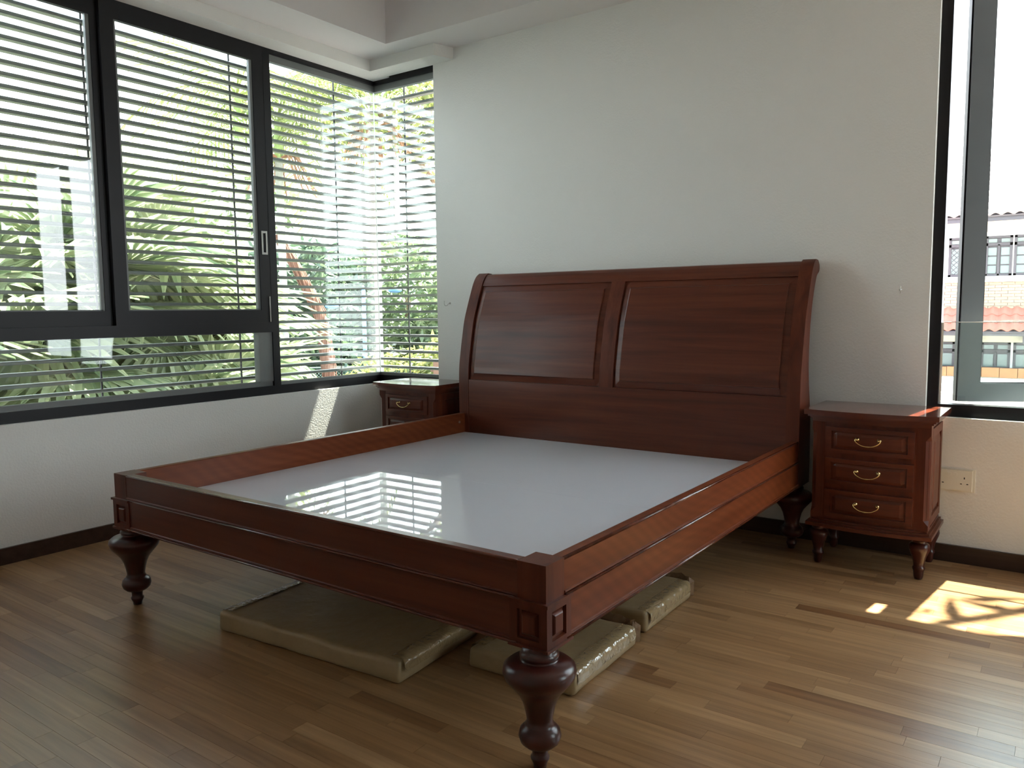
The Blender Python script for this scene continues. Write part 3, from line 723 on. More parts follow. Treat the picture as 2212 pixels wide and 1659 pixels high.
# ------------------------------------------------------------------ hooks and socket
def hook(name, x, z, label, twist):
    r = tag(empty(name, (x, YB, z)), label, 'hook', 'steel hooks on the headboard wall')
    bm = bmesh.new(); n = 14; prev = None
    for (rad, dy) in ((0.0065, 0.0), (0.0062, -0.002), (0.003, -0.003), (0.0022, -0.008)):
        ring_ = [bm.verts.new((rad * math.cos(2 * math.pi * i / n), dy, rad * math.sin(2 * math.pi * i / n))) for i in range(n)]
        if prev:
            for i in range(n): bm.faces.new((prev[i], prev[(i + 1) % n], ring_[(i + 1) % n], ring_[i]))
        prev = ring_
    bm.faces.new(prev)
    obj('screw_base', bm, steel_m, r, smooth=True)
    bm = bmesh.new()
    c, s = math.cos(twist), math.sin(twist)
    P = [(0, -0.006, 0.0), (0, -0.014, -0.004), (0, -0.020, -0.012), (0, -0.030, -0.016), (0, -0.040, -0.011), (0, -0.043, 0.0), (0, -0.042, 0.012)]
    P = [(p[1] * -s, p[1] * c if c else p[1], p[2]) for p in P]
    tube(bm, spline(P, 5), 0.0017, 8); 
    bmesh.ops.create_uvsphere(bm, u_segments=10, v_segments=8, radius=0.0028, matrix=Matrix.Translation(P[-1]))
    obj('hook_wire', bm, steel_m, r, smooth=True)
hook('wall_hook', -3.133, 1.124, 'small steel wall hook between the corner window and the headboard', -0.25)
hook('wall_hook', -0.622, 1.149, 'small steel wall hook between the headboard and the casement window', 0.15)
sk = tag(empty('wall_socket', (-0.398, YB, 0.352)), 'cream double three-pin wall socket beside the right cabinet', 'socket')
obj('back_plate', B((-0.084, 0.084, -0.004, 0, -0.048, 0.048)), plastic_m, sk, bevel=0.0015)
obj('face_plate', B((-0.073, 0.073, -0.0085, -0.0035, -0.043, 0.043)), plastic_m, sk, bevel=0.002)
for sx in (-1, 1):
    obj('rocker_switch', B((sx * 0.011 - 0.0065 , sx * 0.011 + 0.0065, -0.0115, -0.008, 0.018, 0.031)), plastic_m, sk, bevel=0.0015)
    cx = sx * 0.045
    obj('pin_hole', B((cx - 0.0022, cx + 0.0022, -0.0088, -0.0080, 0.006, 0.014)), black_m, sk)
    for q in (-1, 1):
        obj('pin_hole', B((cx + q * 0.0115 - 0.0036, cx + q * 0.0115 + 0.0036, -0.0088, -0.0080, -0.0165, -0.0125)), black_m, sk)

# ------------------------------------------------------------------ outside
GZ = -3.2
grass_m = plain('driveway', (0.12, 0.115, 0.10), 0.9, var=0.4, vscale=2)
fan_m = leaf_mat('fan_palm_green', (0.13, 0.18, 0.095), (0.42, 0.45, 0.29))
feather_m = leaf_mat('feather_palm_green', (0.10, 0.15, 0.05), (0.34, 0.37, 0.13))
dark_leaf = leaf_mat('dark_leaf', (0.030, 0.058, 0.038), (0.11, 0.155, 0.085))
yel_leaf = leaf_mat('yellow_leaf', (0.11, 0.15, 0.05), (0.36, 0.34, 0.12))
mid_leaf = leaf_mat('mid_leaf', (0.06, 0.10, 0.05), (0.20, 0.25, 0.12))
pale_trunk = plain('pale_ringed_bark', (0.26, 0.26, 0.24), 0.8, var=0.18, vscale=7, bump=0.3, bscale=20)
bark_m = plain('brown_bark', (0.16, 0.10, 0.065), 0.9, var=0.4, vscale=12, bump=0.5, bscale=30)
red_bark = plain('reddish_bark', (0.17, 0.08, 0.055), 0.85, var=0.35, vscale=14, bump=0.5, bscale=30)
stalk_m = plain('orange_stalk', (0.26, 0.13, 0.075), 0.6, var=0.3)
struct('ground', B((-70, 45, -30, 70, GZ - 0.1, GZ)), grass_m)
rg = random.Random(5)

def tint_faces(o, vals):
    at = o.data.attributes.new('tint', 'FLOAT', 'FACE'); at.data.foreach_set('value', vals)
def fan_frond_mesh(seed, R=0.85, pet=0.8):
    r = random.Random(seed); bm = bmesh.new(); vals = []
    def count(n0, v): vals.extend([v] * (len(bm.faces) - n0))
    n0 = len(bm.faces); tube(bm, [(0, 0, 0), (pet * 0.5, 0, 0.05), (pet, 0, 0.02)], 0.012, 5); count(n0, 0.6)
    n = 34
    for i in range(n):
        a = math.radians(-142 + 284 * i / (n - 1)); L = R * (0.92 + 0.12 * r.random()) * (1 - 0.25 * abs(i / (n - 1) - 0.5) * 2)
        d = Vector((math.cos(a), math.sin(a), 0.0)); s = Vector((-math.sin(a), math.cos(a), 0))
        w = 0.044; o0 = Vector((pet, 0, 0.02))
        dr = r.uniform(0.05, 0.28)
        pts = [(0.0, 0.004, 0.0), (0.45, w, 0.03), (0.72, w * 0.7, -0.02 - dr * 0.2), (1.0, 0.002, -0.06 - dr)]
        n0 = len(bm.faces); pr = None
        for (t, ww, z) in pts:
            c = o0 + d * (L * t) + Vector((0, 0, z * R))
            row_ = (bm.verts.new(c + s * ww), bm.verts.new(c + Vector((0, 0, -0.014))), bm.verts.new(c - s * ww))
            if pr:
                bm.faces.new((pr[0], row_[0], row_[1], pr[1])); bm.faces.new((pr[1], row_[1], row_[2], pr[2]))
            pr = row_
        count(n0, min(1, max(0, r.gauss(0.5, 0.25))))
    return bm, vals
def feather_frond_mesh(seed, L=2.0, sag=0.9, n=26, leaf=0.5):
    r = random.Random(seed); bm = bmesh.new(); vals = []
    rach = [Vector((L * t, 0, 0.55 * L * t - sag * L * t * t * 0.95)) for t in [i / 10 for i in range(11)]]
    n0 = len(bm.faces); tube(bm, rach, 0.012, 5, [0.018 - 0.0014 * i for i in range(11)]); vals.extend([0.75] * (len(bm.faces) - n0))
    for i in range(n):
        t = 0.12 + 0.88 * i / (n - 1); k = t * 10; a = min(int(k), 9); c = rach[a].lerp(rach[a + 1], k - a)
        l = leaf * (0.55 + 0.75 * math.sin(math.pi * min(1, t * 0.9 + 0.08)))
        for sd in (-1, 1):
            d = Vector((0.55, sd * 0.8, -0.25 + r.uniform(-0.2, 0.1))).normalized(); side = d.cross(Vector((0, 0, 1))).normalized() * 0.018
            m = c + d * l * 0.5 + Vector((0, 0, -0.02)); e = c + d * l * 0.95 + Vector((0, 0, -0.28 * l))
            n0 = len(bm.faces)
            v = [bm.verts.new(p) for p in (c - side * 0.4, c + side * 0.4, m + side, m - side, e)]
            bm.faces.new((v[0], v[1], v[2], v[3])); bm.faces.new((v[3], v[2], v[4]))
            vals.extend([min(1, max(0, r.gauss(0.5, 0.25)))] * (len(bm.faces) - n0))
    return bm, vals
FAN = []; FEA = []
for sd in range(3):
    bm, v = fan_frond_mesh(20 + sd); o = obj('frond', bm, fan_m); tint_faces(o, v); FAN.append(o)
for sd in range(3):
    bm, v = feather_frond_mesh(40 + sd); o = obj('frond', bm, feather_m); tint_faces(o, v); FEA.append(o)
used = set()
def frond(src, parent, loc, yaw, pitch, sc):
    o = src if src.name not in used else src.copy()
    if src.name in used: COL.objects.link(o)
    else: used.add(src.name)
    o.parent = parent; o.location = loc; o.scale = (sc, sc, sc)
    o.rotation_euler = (rg.uniform(-0.4, 0.4), pitch, yaw)
    return o
def fan_palm(x, y, z, n, sc, label):
    r = tag(empty('fan_palm', (x, y, GZ)), label, 'palm', 'fan palms outside the sliding window')
    bm = bmesh.new(); tube(bm, [(0, 0, 0), (0.05, 0, (z - GZ) * 0.5), (0, 0, z - GZ)], 0.11, 10); obj('trunk', bm, bark_m, r, smooth=True)
    for i in range(n):
        yaw = 2.39996 * i + rg.uniform(-0.2, 0.2); el = -0.95 + 1.75 * (i / (n - 1))
        frond(FAN[i % 3], r, (0.06 * math.cos(yaw), 0.06 * math.sin(yaw), z - GZ + 0.25 * (1 - i / n) * -0.6), yaw, el, sc * rg.uniform(0.85, 1.12))
fan_palm(-6.5, 3.05, 1.25, 36, 1.0, 'large fan palm close outside the left sliding sash')
fan_palm(-7.0, 4.15, 0.95, 34, 0.86, 'fan palm behind the right sliding sash, fronds down to the sill')
fan_palm(-6.1, 1.9, 0.8, 28, 0.95, 'low fan palm at the left edge, seen through the lowest pane')
fan_palm(-6.3, 3.95, 0.1, 30, 0.9, 'low spreading fan palm below the transom bar')
fan_palm(-5.7, 2.75, -0.25, 26, 0.8, 'lowest fan palm, pleated fronds rising just outside the sill at the left')
fan_palm(-8.8, 3.5, 1.3, 30, 1.1, 'tall fan palm rising behind the sash stiles, between the two sliding sashes')
fan_palm(-9.2, 5.3, 0.75, 28, 0.9, 'fan palm farthest back among the palms, glimpsed past the right sliding sash')

def feather_palm(x, y, z, n, sc, label, rad=0.06, stalks=True, lean=0.0):
    r = tag(empty('feather_palm', (x, y, GZ)), label, 'palm', 'feather palms outside the corner window')
    h = z - GZ; bm = bmesh.new(); k = int(h / 0.14)
    prof = []
    for i in range(k + 1):
        zz = h * i / k; prof += [(rad * 1.0, max(0, zz - 0.02)), (rad * 1.10, zz), (rad * 0.97, zz + 0.02)]
    lathe(bm, prof, 0, 0, 12); obj('trunk', bm, pale_trunk, r, smooth=True)
    bm = bmesh.new(); lathe(bm, [(rad * 1.05, h), (rad * 1.2, h + 0.1), (rad * 0.8, h + 0.6), (rad * 0.4, h + 0.8)], 0, 0, 12); obj('crownshaft', bm, plain('crownshaft_green', (0.22, 0.30, 0.10), 0.5, var=0.2) if 'crownshaft_green' not in MATS else MATS['crownshaft_green'], r, smooth=True)
    for i in range(n):
        yaw = 2.39996 * i; el = -0.55 + 0.95 * (i / (n - 1))
        frond(FEA[i % 3], r, (0, 0, h + 0.6), yaw, el, sc * rg.uniform(0.9, 1.1))
    if stalks:
        for i in range(3):
            bm = bmesh.new(); a = 2.1 * i + 0.5
            for j in range(12):
                b = a + rg.uniform(-0.5, 0.5); l = rg.uniform(0.35, 0.6)
                tube(bm, [(0, 0, h), (0.5 * l * math.cos(b), 0.5 * l * math.sin(b), h + 0.05), (l * math.cos(b), l * math.sin(b), h - rg.uniform(0.3, 0.6))], 0.012, 4)
            obj('flower_stalk', bm, stalk_m, r)
feather_palm(-10.2, 8.07, 3.45, 15, 1.05, 'feather palm with pale ringed trunk right beside the dark mullion')
feather_palm(-9.0, 8.95, 3.9, 14, 1.0, 'feather palm whose pale ringed trunk stands left of the glass corner')
feather_palm(-9.7, 7.0, 3.5, 11, 0.85, 'feather palm with crown high behind the right edge of the sliding sash', stalks=False)

def leaves(bm, vals, c, rx, ry, rz, n, lf, r):
    for _ in range(n):
        while True:
            p = Vector((r.uniform(-1, 1), r.uniform(-1, 1), r.uniform(-1, 1)))
            if 0.15 < p.length < 1: break
        p = p.normalized() * (p.length ** 0.45)
        q = Vector(c) + Vector((p.x * rx, p.y * ry, p.z * rz))
        d = Vector((r.gauss(0, 1), r.gauss(0, 1), r.gauss(-0.35, 0.7))).normalized(); s = d.cross(Vector((r.gauss(0, 1), r.gauss(0, 1), r.gauss(0, 1)))).normalized()
        L = lf * r.uniform(0.7, 1.3); w = L * 0.16
        v = [bm.verts.new(x) for x in (q, q + d * L * 0.5 + s * w, q + d * L, q + d * L * 0.5 - s * w)]
        bm.faces.new(v); vals.append(min(1, max(0, r.gauss(0.45, 0.28))))
def tree(name, x, y, blobs, n, lf, mat, label, cat='tree', group='trees and shrubs beyond the window', trunk=None, tr_m=None):
    r = tag(empty(name, (x, y, GZ)), label, cat, group)
    rr = random.Random(int(abs(x * 37 + y * 91)))
    bm = bmesh.new(); vals = []; tot = sum(b[3] * b[4] * b[5] for b in blobs)
    for (bx, by, bz, rx, ry, rz) in blobs:
        leaves(bm, vals, (bx, by, bz - GZ), rx, ry, rz, max(50, int(n * rx * ry * rz / tot)), lf, rr)
    o = obj('foliage', bm, mat, r); tint_faces(o, vals); o['kind'] = 'stuff'
    if trunk is None:
        trunk = [(0, 0, 0), (0.1, 0.05, 1.2), (blobs[0][0], blobs[0][1], blobs[0][2] - GZ)]
    bm = bmesh.new(); tube(bm, spline(trunk, 4), 0.1, 8, None); obj('trunk', bm, tr_m or bark_m, r, smooth=True)
    if len(blobs) > 1:
        for b in blobs[1:]:
            bm = bmesh.new(); tube(bm, spline([(blobs[0][0] * 0.5, blobs[0][1] * 0.5, (blobs[0][2] - GZ) * 0.7), ((b[0] + blobs[0][0] * 0.5) * 0.5, (b[1] + blobs[0][1] * 0.5) * 0.5, (b[2] - GZ) * 0.85), (b[0], b[1], b[2] - GZ)], 3), 0.045, 6); obj('branch', bm, tr_m or bark_m, r, smooth=True)
    return r
# dense dark green trees behind the corner pane
tree('mango_tree', -16.5, 14.0, [(0, 0, 1.2, 1.7, 1.7, 1.7), (-1.2, 0.9, 0.2, 1.5, 1.5, 1.5), (1.0, -0.9, -0.2, 1.4, 1.4, 1.4), (0.3, 0.2, -1.3, 1.9, 1.9, 1.1)], 10920, 0.33, dark_leaf, 'dense dark green tree behind the blue lamp post')
tree('mango_tree', -19.0, 13.6, [(0, 0, 1.4, 1.9, 1.9, 1.6), (-0.6, 1.2, 0.0, 1.7, 1.7, 1.6), (1.1, -1.2, -0.2, 1.6, 1.6, 1.4), (0, 0, -1.6, 2.0, 2.0, 1.1)], 9660, 0.35, dark_leaf, 'dark green tree behind the twisted red trunk')
tree('mango_tree', -15.0, 16.0, [(0, 0, 1.5, 1.8, 1.8, 1.7), (1.3, 0.9, 0.3, 1.6, 1.6, 1.5), (-1.1, -0.9, -0.4, 1.6, 1.6, 1.4), (0, 0, -1.5, 1.9, 1.9, 1.0)], 10500, 0.33, mid_leaf, 'green leafy tree behind the narrow return pane')
tree('croton_shrub', -11.3, 11.7, [(0, 0, -0.3, 0.9, 0.9, 0.65), (0.9, 0.5, 0.1, 0.6, 0.6, 0.5), (-0.8, -0.5, -0.7, 0.7, 0.7, 0.5)], 1700, 0.2, yel_leaf, 'yellowish shrub below the lamp post, left of the corner', 'shrub')
tree('croton_shrub', -9.9, 12.2, [(0, 0, 0.1, 0.9, 0.9, 0.55), (0.8, 0.4, -0.4, 0.6, 0.6, 0.5)], 1500, 0.2, yel_leaf, 'yellow and orange shrub low behind the return pane', 'shrub')
tree('hanging_tree', -8.0, 10.5, [(0, 0, 4.0, 1.6, 1.5, 0.8), (1.4, 0.6, 3.6, 0.9, 0.9, 0.6), (-1.4, -1.2, 4.4, 1.3, 1.3, 0.7)], 1500, 0.24, yel_leaf, 'light green tree crown seen high above the glass corner', trunk=[(2.6, 2.2, 0), (1.6, 1.6, 4.0), (0.4, 0.4, 7.0)])
tree('broad_tree', -13.0, 5.0, [(0, 0, 0.6, 1.6, 2.0, 1.3), (0.2, 2.0, 0.0, 1.5, 1.7, 1.3), (0, -2.0, 0.2, 1.5, 1.8, 1.2), (0, 0.5, -1.5, 1.7, 2.4, 1.2)], 8820, 0.34, mid_leaf, 'broad green tree far behind the fan palms')
tree('broad_tree', -14.0, 8.6, [(0, 0, 0.5, 1.6, 1.6, 1.2), (0.2, 1.2, -0.7, 1.5, 1.6, 1.2), (0.3, -1.4, -0.4, 1.5, 1.6, 1.2), (0.3, 0, -1.8, 1.7, 2.2, 0.9)], 7980, 0.34, dark_leaf, 'broad dark tree behind the mullion and pale trunk')
# leaning reddish trunk wrapped in aerial roots
r = tag(empty('leaning_tree', (-11.6, 10.1, GZ)), 'leaning tree with reddish trunk wrapped in aerial roots', 'tree', 'trees and shrubs beyond the window')
pth = [(0.12, 0.0, 0.6), (0.06, 0.04, 2.4), (0.02, 0.0, 3.6), (-0.05, -0.10, 4.3), (-0.22, -0.38, 5.0), (-0.42, -0.70, 5.7)]
bm = bmesh.new(); sp = spline(pth, 6); tube(bm, sp, 0.1, 12, [0.15 - 0.08 * i / (len(sp) - 1) + 0.02 * math.sin(i * 1.3) for i in range(len(sp))]); obj('trunk', bm, red_bark, r, smooth=True)
for k in range(12):
    bm = bmesh.new(); ph = k * 0.62; P = []
    for i, p in enumerate(sp):
        a = ph + i * 0.22; q = 0.13 - 0.06 * i / len(sp) + rg.uniform(0, 0.04)
        P.append(p + Vector((math.cos(a) * q, math.sin(a) * q, 0)))
    a = rg.uniform(0, 6.28); P[0] = P[0] + Vector((math.cos(a) * 0.3, math.sin(a) * 0.3, -0.2))
    tube(bm, P, 0.012, 5); obj('aerial_root', bm, red_bark, r)
bm = bmesh.new(); vals = []; leaves(bm, vals, (-0.75, -1.1, 6.3), 0.9, 1.1, 0.5, 420, 0.24, rg); o = obj('foliage', bm, mid_leaf, r); tint_faces(o, vals); o['kind'] = 'stuff'
# blue lamp post, warning sign, chain-link fence, brown board fence
blue_m = plain('blue_paint', (0.08, 0.20, 0.42), 0.5, var=0.08)
white_m = plain('white_paint', (0.85, 0.85, 0.85), 0.5, var=0.04)
red_m = plain('red_paint', (0.75, 0.06, 0.04), 0.5, var=0.05)
r = tag(empty('lamp_post', (-13.2, 12.66, GZ)), 'slim light blue lamp post with two short arms, left of the glass corner', 'lamp post')
bm = bmesh.new(); lathe(bm, [(0.07, 0), (0.07, 0.4), (0.05, 0.45), (0.045, 4.75), (0.02, 4.85)], 0, 0, 12); obj('pole', bm, blue_m, r, smooth=True)
for sgn, zz in ((1, 4.75), (-1, 4.4)):
    bm = bmesh.new(); tube(bm, spline([(0, 0, zz - 0.2), (sgn * 0.2, sgn * 0.2, zz), (sgn * 0.42, sgn * 0.42, zz + 0.02)], 4), 0.02, 6); a_ = obj('arm', bm, white_m, r)
    bm = bmesh.new(); bmesh.ops.create_uvsphere(bm, u_segments=14, v_segments=8, radius=0.16, matrix=Matrix.Translation((sgn * 0.50, sgn * 0.50, zz)) @ Matrix.Diagonal((1, 1, 0.4, 1))); obj('lamp_head', bm, blue_m, r, smooth=True)
r = tag(empty('warning_sign', (-14.55, 13.95, GZ), math.radians(46)), 'white square road sign with red warning triangle on a post', 'sign')
obj('post', B((-0.03, 0.03, 0, 0.05, 0, 3.2)), white_m, r, bevel=0.006)
obj('sign_plate', B((-0.20, 0.20, -0.02, 0.0, 2.55, 3.24)), white_m, r, bevel=0.004)
bm = bmesh.new()
o3 = [(-0.185, 2.75), (0.185, 2.75), (0, 3.17)]; i3 = [(-0.135, 2.782), (0.135, 2.782), (0, 3.09)]
A = [bm.verts.new((x, -0.024, z)) for x, z in o3]; C = [bm.verts.new((x, -0.024, z)) for x, z in i3]
for i in range(3): bm.faces.new((A[i], A[(i + 1) % 3], C[(i + 1) % 3], C[i]))
rr_ = bmesh.ops.extrude_face_region(bm, geom=bm.faces[:])
for v in [q for q in rr_['geom'] if isinstance(q, bmesh.types.BMVert)]: v.co.y += 0.003
obj('red_triangle', bm, red_m, r)
bm = bmesh.new(); lathe(bm, [(0.045, -0.001), (0.045, 0.003)], 0, 0, 16)
for v in bm.verts: v.co = Vector((v.co.x, -0.022 - v.co.z, 2.86 + v.co.y))
obj('black_symbol', bm, black_m, r)
r = tag(empty('chain_link_fence', (-14.2, 11.9, GZ), math.radians(45)), 'dark chain-link fence low behind the corner pane', 'fence')
fence_m = plain('fence_wire', (0.06, 0.10, 0.09), 0.5, var=0.1)
bm = bmesh.new()
for i in range(-26, 27):
    x = i * 0.075
    for sgn in (-1, 1):
        a = Vector((x, 0, 2.0)); b = a + Vector((sgn * 1.0, sgn * 0.006, 1.0))
        tube(bm, [a, b], 0.006, 3)
o = obj('wire_mesh', bm, fence_m, r); o['kind'] = 'stuff'
for x in (-2.6, -0.9, 0.8, 2.5):
    bm = bmesh.new(); lathe(bm, [(0.03, 0), (0.03, 3.08)], x, 0, 8); obj('fence_post', bm, fence_m, r)
bm = bmesh.new(); tube(bm, [(-2.6, 0, 3.0), (2.6, 0, 3.0)], 0.022, 6); obj('fence_rail', bm, fence_m, r)
r = tag(empty('board_fence', (-8.15, 10.55, GZ), math.radians(40)), 'brown upright board fence at the foot of the return pane', 'fence')
board_m = plain('brown_boards', (0.13, 0.065, 0.042), 0.7, var=0.25, vscale=5)
bd = obj('board', B((-0.055, 0.055, 0, 0.03, 0, 3.46)), board_m, r, bevel=0.004, segs=1); bd.location = (-0.8, 0, 0)
for i in range(1, 13):
    c = bd.copy(); COL.objects.link(c); c.location = (-0.8 + 0.13 * i, 0, 0.01 * (i % 3))
obj('fence_rail', B((-0.9, 0.9, 0.03, 0.07, 3.25, 3.33)), board_m, r)

# roof overhang above the headboard wall, outside
struct('roof_overhang', B((-5.0, 3.2, YB + T, 4.485, 3.40, 3.60)), ceil_m)
# branch of long leaves hanging by the other window
r = tag(empty('overhanging_tree', (0.9, 6.2, GZ)), 'tree with long yellow-green leaves drooping at the top of the casement window', 'tree', 'trees and shrubs beyond the window')
bm = bmesh.new(); tube(bm, spline([(0, 0, 0), (0.1, 0, 4), (-0.3, -0.4, 7.0)], 4), 0.09, 8); obj('trunk', bm, bark_m, r, smooth=True)
bm = bmesh.new(); tube(bm, spline([(-0.2, -0.3, 6.4), (-0.7, -0.9, 7.4), (-1.0, -1.2, 7.7)], 4), 0.03, 6); obj('branch', bm, bark_m, r, smooth=True)
bm = bmesh.new(); vals = []
rl = random.Random(3)
for i in range(46):
    c = Vector((rl.uniform(-1.25, -0.35), rl.uniform(-1.65, -0.7), rl.uniform(7.0, 7.8)))
    d = Vector((rl.gauss(0, 0.6), rl.gauss(0, 0.6), -0.8)).normalized(); s = d.cross(Vector((rl.gauss(0, 1), rl.gauss(0, 1), 0.2))).normalized()
    L = rl.uniform(0.25, 0.45)
    v = [bm.verts.new(x) for x in (c, c + d * L * 0.4 + s * 0.035, c + d * L, c + d * L * 0.4 - s * 0.035)]; bm.faces.new(v); vals.append(rl.random())
o = obj('foliage', bm, yel_leaf, r); tint_faces(o, vals); o['kind'] = 'stuff'

# ---- neighbouring house seen through the casement
HY = 20.0
hs = tag(empty('house', (0, HY, GZ)), 'neighbouring house with pale tiled roof, brick band and red tiled awning', 'house')
cream = plain('cream_render', (0.50, 0.47, 0.38), 0.8, var=0.05)
wht = plain('white_render', (0.86, 0.86, 0.86), 0.8, var=0.03)
dkw = plain('dark_window_wood', (0.035, 0.030, 0.040), 0.5, var=0.2)
brick_m = plain('buff_brick', (0.30, 0.20, 0.14), 0.85, var=0.25, vscale=4, bump=0.3, bscale=40)
rooft_m = plain('pale_roof_tile', (0.30, 0.25, 0.24), 0.7, var=0.15, vscale=3)
redt_m = plain('red_roof_tile', (0.30, 0.085, 0.06), 0.7, var=0.2, vscale=3)
orange_m = plain('terracotta_block', (0.32, 0.14, 0.06), 0.8, var=0.3, vscale=5)
pane_m = plain('house_pane', (0.12, 0.15, 0.15), 0.08, var=0.2, vscale=2)
X0, X1 = -4.2, 0.6
z_ = lambda z: z - GZ
def hb(name, m, *bx, parent=hs, bevel=0.0):
    return obj(name, B(*[(a, b, c, d, z_(e), z_(f)) for a, b, c, d, e, f in bx]), m, parent, bevel=bevel, segs=1)
hb('wall', wht, (X0, X1, 0.10, 0.35, GZ, 2.95)); hb('beam', cream, (X0, X1, -0.10, 0.10, 2.66, 2.84)); hb('fascia', dkw, (X0, X1, -0.62, -0.58, 2.82, 2.98))
hb('soffit', cream, (X0, X1, -0.58, 0.1, 2.84, 2.88)); hb('sill_band', wht, (X0, X1, -0.02, 0.10, 1.58, 1.70))
def tile_bm(w, l):
    bm = bmesh.new(); n = 6; top = []; bot = []
    for i in range(n + 1):
        u = -w / 2 + w * i / n; h = 0.028 * math.sin(2 * math.pi * i / n)
        top.append((bm.verts.new((u, 0, h + 0.03)), bm.verts.new((u, l, h + 0.012)))); bot.append((bm.verts.new((u, 0, h + 0.006)), bm.verts.new((u, l, h - 0.006))))
    for i in range(n):
        bm.faces.new((top[i][0], top[i + 1][0], top[i + 1][1], top[i][1])); bm.faces.new((bot[i][0], bot[i][1], bot[i + 1][1], bot[i + 1][0])); bm.faces.new((top[i][0], bot[i][0], bot[i + 1][0], top[i + 1][0]))
    return bm
def tiles(m, y0, z0, pitch, rows, cols, w, l, xs, name='roof_tile'):
    rf_ = hb('roof_deck', dkw, (X0, X1, 0, 0.01, GZ, GZ + 0.01)); rf_.data.clear_geometry()
    bm = bmesh.new(); e = rows * l * 0.93
    box(bm, X0, X1, 0, e, -0.05, -0.02)
    bm.to_mesh(rf_.data); bm.free(); rf_.location = (0, y0, z_(z0)); rf_.rotation_euler = (pitch, 0, 0)
    src = None
    for i in range(rows):
        for j in range(cols):
            if src is None: o = src = obj(name, tile_bm(w, l), m, hs, smooth=True)
            else: o = src.copy(); COL.objects.link(o)
            s = i * l * 0.93
            o.location = (xs + w * j, y0 + s * math.cos(pitch), z_(z0 + s * math.sin(pitch))); o.rotation_euler = (pitch, 0, 0)
tiles(rooft_m, -0.68, 2.95, math.radians(30), 12, 17, 0.215, 0.32, -3.8)
tiles(redt_m, -0.95, 0.55, math.radians(27), 3, 17, 0.215, 0.36, -3.8, 'awning_tile')
hb('flashing', wht, (X0, X1, -0.04, 0.10, 0.93, 0.99)); hb('awning_beam', dkw, (X0, X1, -0.88, -0.80, 0.44, 0.54))
for i in range(5):
    hb('bracket', dkw, (-3.75 + i * 0.95, -3.63 + i * 0.95, -0.80, 0.10, 0.28, 0.46))
hb('lower_wall', cream, (X0, X1, 0.05, 0.10, 0.26, 0.93))
# bricks between sill and awning
bk = None
for i in range(9):
    zb = 1.0 + i * 0.0645
    for j in range(18):
        xx = -4.0 + j * 0.24 + (0.12 if i % 2 else 0)
        if bk is None: o = bk = obj('brick', B((0, 0.230, 0, 0.06, 0, 0.055)), brick_m, hs, bevel=0.004, segs=1)
        else: o = bk.copy(); COL.objects.link(o)
        o.location = (xx, 0.045 + rg.uniform(-0.004, 0.004), z_(zb))
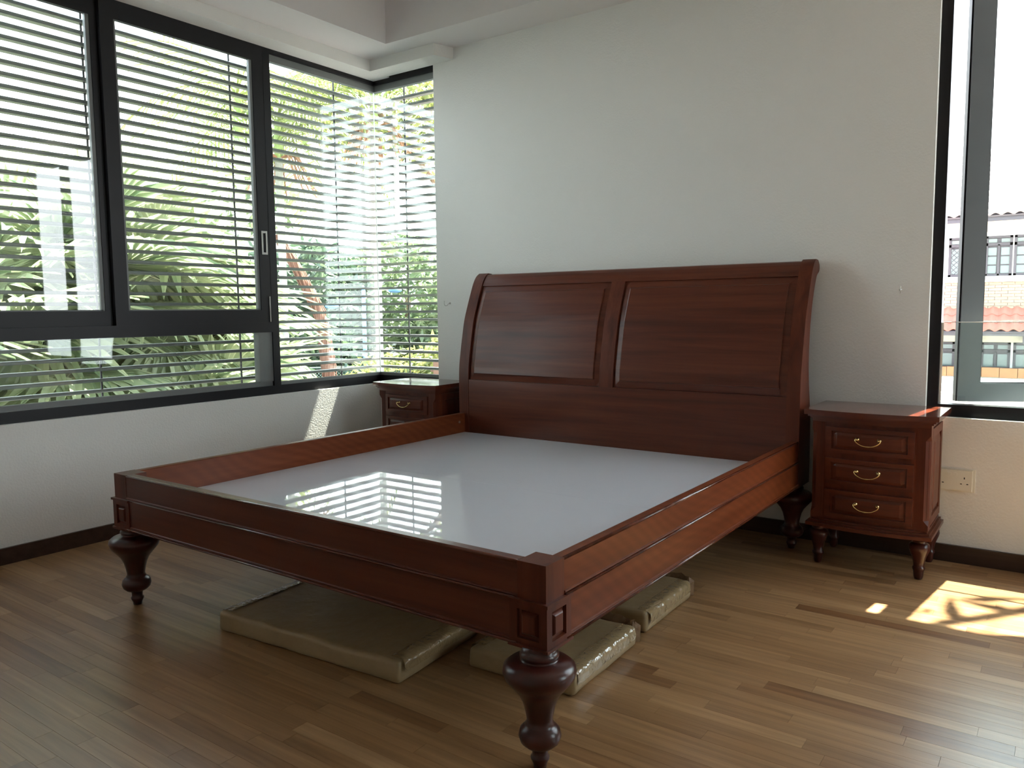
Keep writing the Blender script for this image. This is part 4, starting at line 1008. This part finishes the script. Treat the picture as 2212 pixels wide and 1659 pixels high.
# upper windows: dark frames, panes, diamond grille
def house_window(x0, x1, z0, z1, cols, rows, trans, grille=False):
    w = hb('window', dkw, (x0, x1, 0.04, 0.12, z0, z0 + 0.05), (x0, x1, 0.04, 0.12, z1 - 0.05, z1), (x0, x0 + 0.05, 0.04, 0.12, z0, z1), (x1 - 0.05, x1, 0.04, 0.12, z0, z1), (x0, x1, 0.04, 0.12, trans - 0.03, trans + 0.03),
           *[(x0 + (x1 - x0) * c / cols - 0.02, x0 + (x1 - x0) * c / cols + 0.02, 0.04, 0.12, z0, trans) for c in range(1, cols)], (x0, x1, 0.088, 0.1, z0, z1))
    for c in range(cols):
        a = x0 + (x1 - x0) * c / cols + 0.04; b = x0 + (x1 - x0) * (c + 1) / cols - 0.04
        for k in range(rows):
            za = z0 + 0.06 + (trans - z0 - 0.1) * k / rows; zb = z0 + 0.03 + (trans - z0 - 0.1) * (k + 1) / rows
            obj('pane', B((a, b, 0.075, 0.086, z_(za), z_(zb))), pane_m, w)
        obj('pane', B((a, b, 0.075, 0.086, z_(trans + 0.04), z_(z1 - 0.06))), pane_m, w)
    if grille:
        bm = bmesh.new(); h = trans - z0 - 0.08; n = 5; wd_ = x1 - x0 - 0.1
        for i in range(-n, n + 1):
            for sgn in (-1, 1):
                xa = x0 + 0.05 + wd_ * (i + 0.5) / n; pts = []
                for t in (0, 1):
                    pts.append((xa + sgn * t * h, z0 + 0.05 + t * h))
                (xa_, za_), (xb_, zb_) = pts
                def clip(xa_, za_, xb_, zb_, lo, hi):
                    if xa_ == xb_: return None
                    t0, t1 = sorted(((lo - xa_) / (xb_ - xa_), (hi - xa_) / (xb_ - xa_))); t0 = max(0, t0); t1 = min(1, t1)
                    return None if t1 <= t0 else (xa_ + (xb_ - xa_) * t0, za_ + (zb_ - za_) * t0, xa_ + (xb_ - xa_) * t1, za_ + (zb_ - za_) * t1)
                q = clip(xa_, za_, xb_, zb_, x0 + 0.05, x1 - 0.05)
                if q: tube(bm, [(q[0], 0.035, z_(q[1])), (q[2], 0.035, z_(q[3]))], 0.006, 4)
        g_ = obj('diamond_grille', bm, dkw, w)
for (a, b, gr) in ((-4.0, -3.1, 0), (-3.05, -2.46, 0), (-2.40, -1.76, 1), (-1.70, -1.20, 0), (-1.17, -0.60, 0), (-0.57, 0.1, 0)):
    house_window(a, b, 1.70, 2.56, 1 if gr else 2, 1 if gr else 3, 2.38, bool(gr))
for (a, b) in ((-4.0, -3.1), (-3.02, -2.2), (-2.14, -1.75), (-1.70, -1.15), (-1.10, -0.45), (-0.4, 0.2)):
    house_window(a, b, -0.32, 0.27, 2, 1, 0.08)
# lower roof in front of the house with a terracotta edge course
lr = tag(empty('low_roof', (0, 14.6, GZ)), 'low pale ribbed roof with a terracotta edge course in front of the house', 'roof')
bm = bmesh.new(); rows = 26
for i in range(rows):
    y0 = -8.0 + i * 0.5; y1 = y0 + 0.5; za = -1.35 + i * 0.0350; zb = za + 0.0350
    box(bm, -5, 2.5, y0, y1, z_(za - 0.08), z_(za))
    box(bm, -5, 2.5, y0, y0 + 0.07, z_(za), z_(za + 0.02))
obj('roof_sheet', bm, plain('pale_roof_sheet', (0.75, 0.66, 0.62), 0.7, var=0.08), lr)
tb_ = None
for i in range(22):
    if tb_ is None: o = tb_ = obj('terracotta_block', B((0, 0.32, 0, 0.2, 0, 0.20)), orange_m, lr, bevel=0.01, segs=1)
    else: o = tb_.copy(); COL.objects.link(o)
    o.location = (-4.6 + i * 0.33, 5.0, z_(-0.46) + rg.uniform(-0.005, 0.005))
hb('coping', wht, (X0, X1, -0.25, 0.10, -0.36, -0.30))
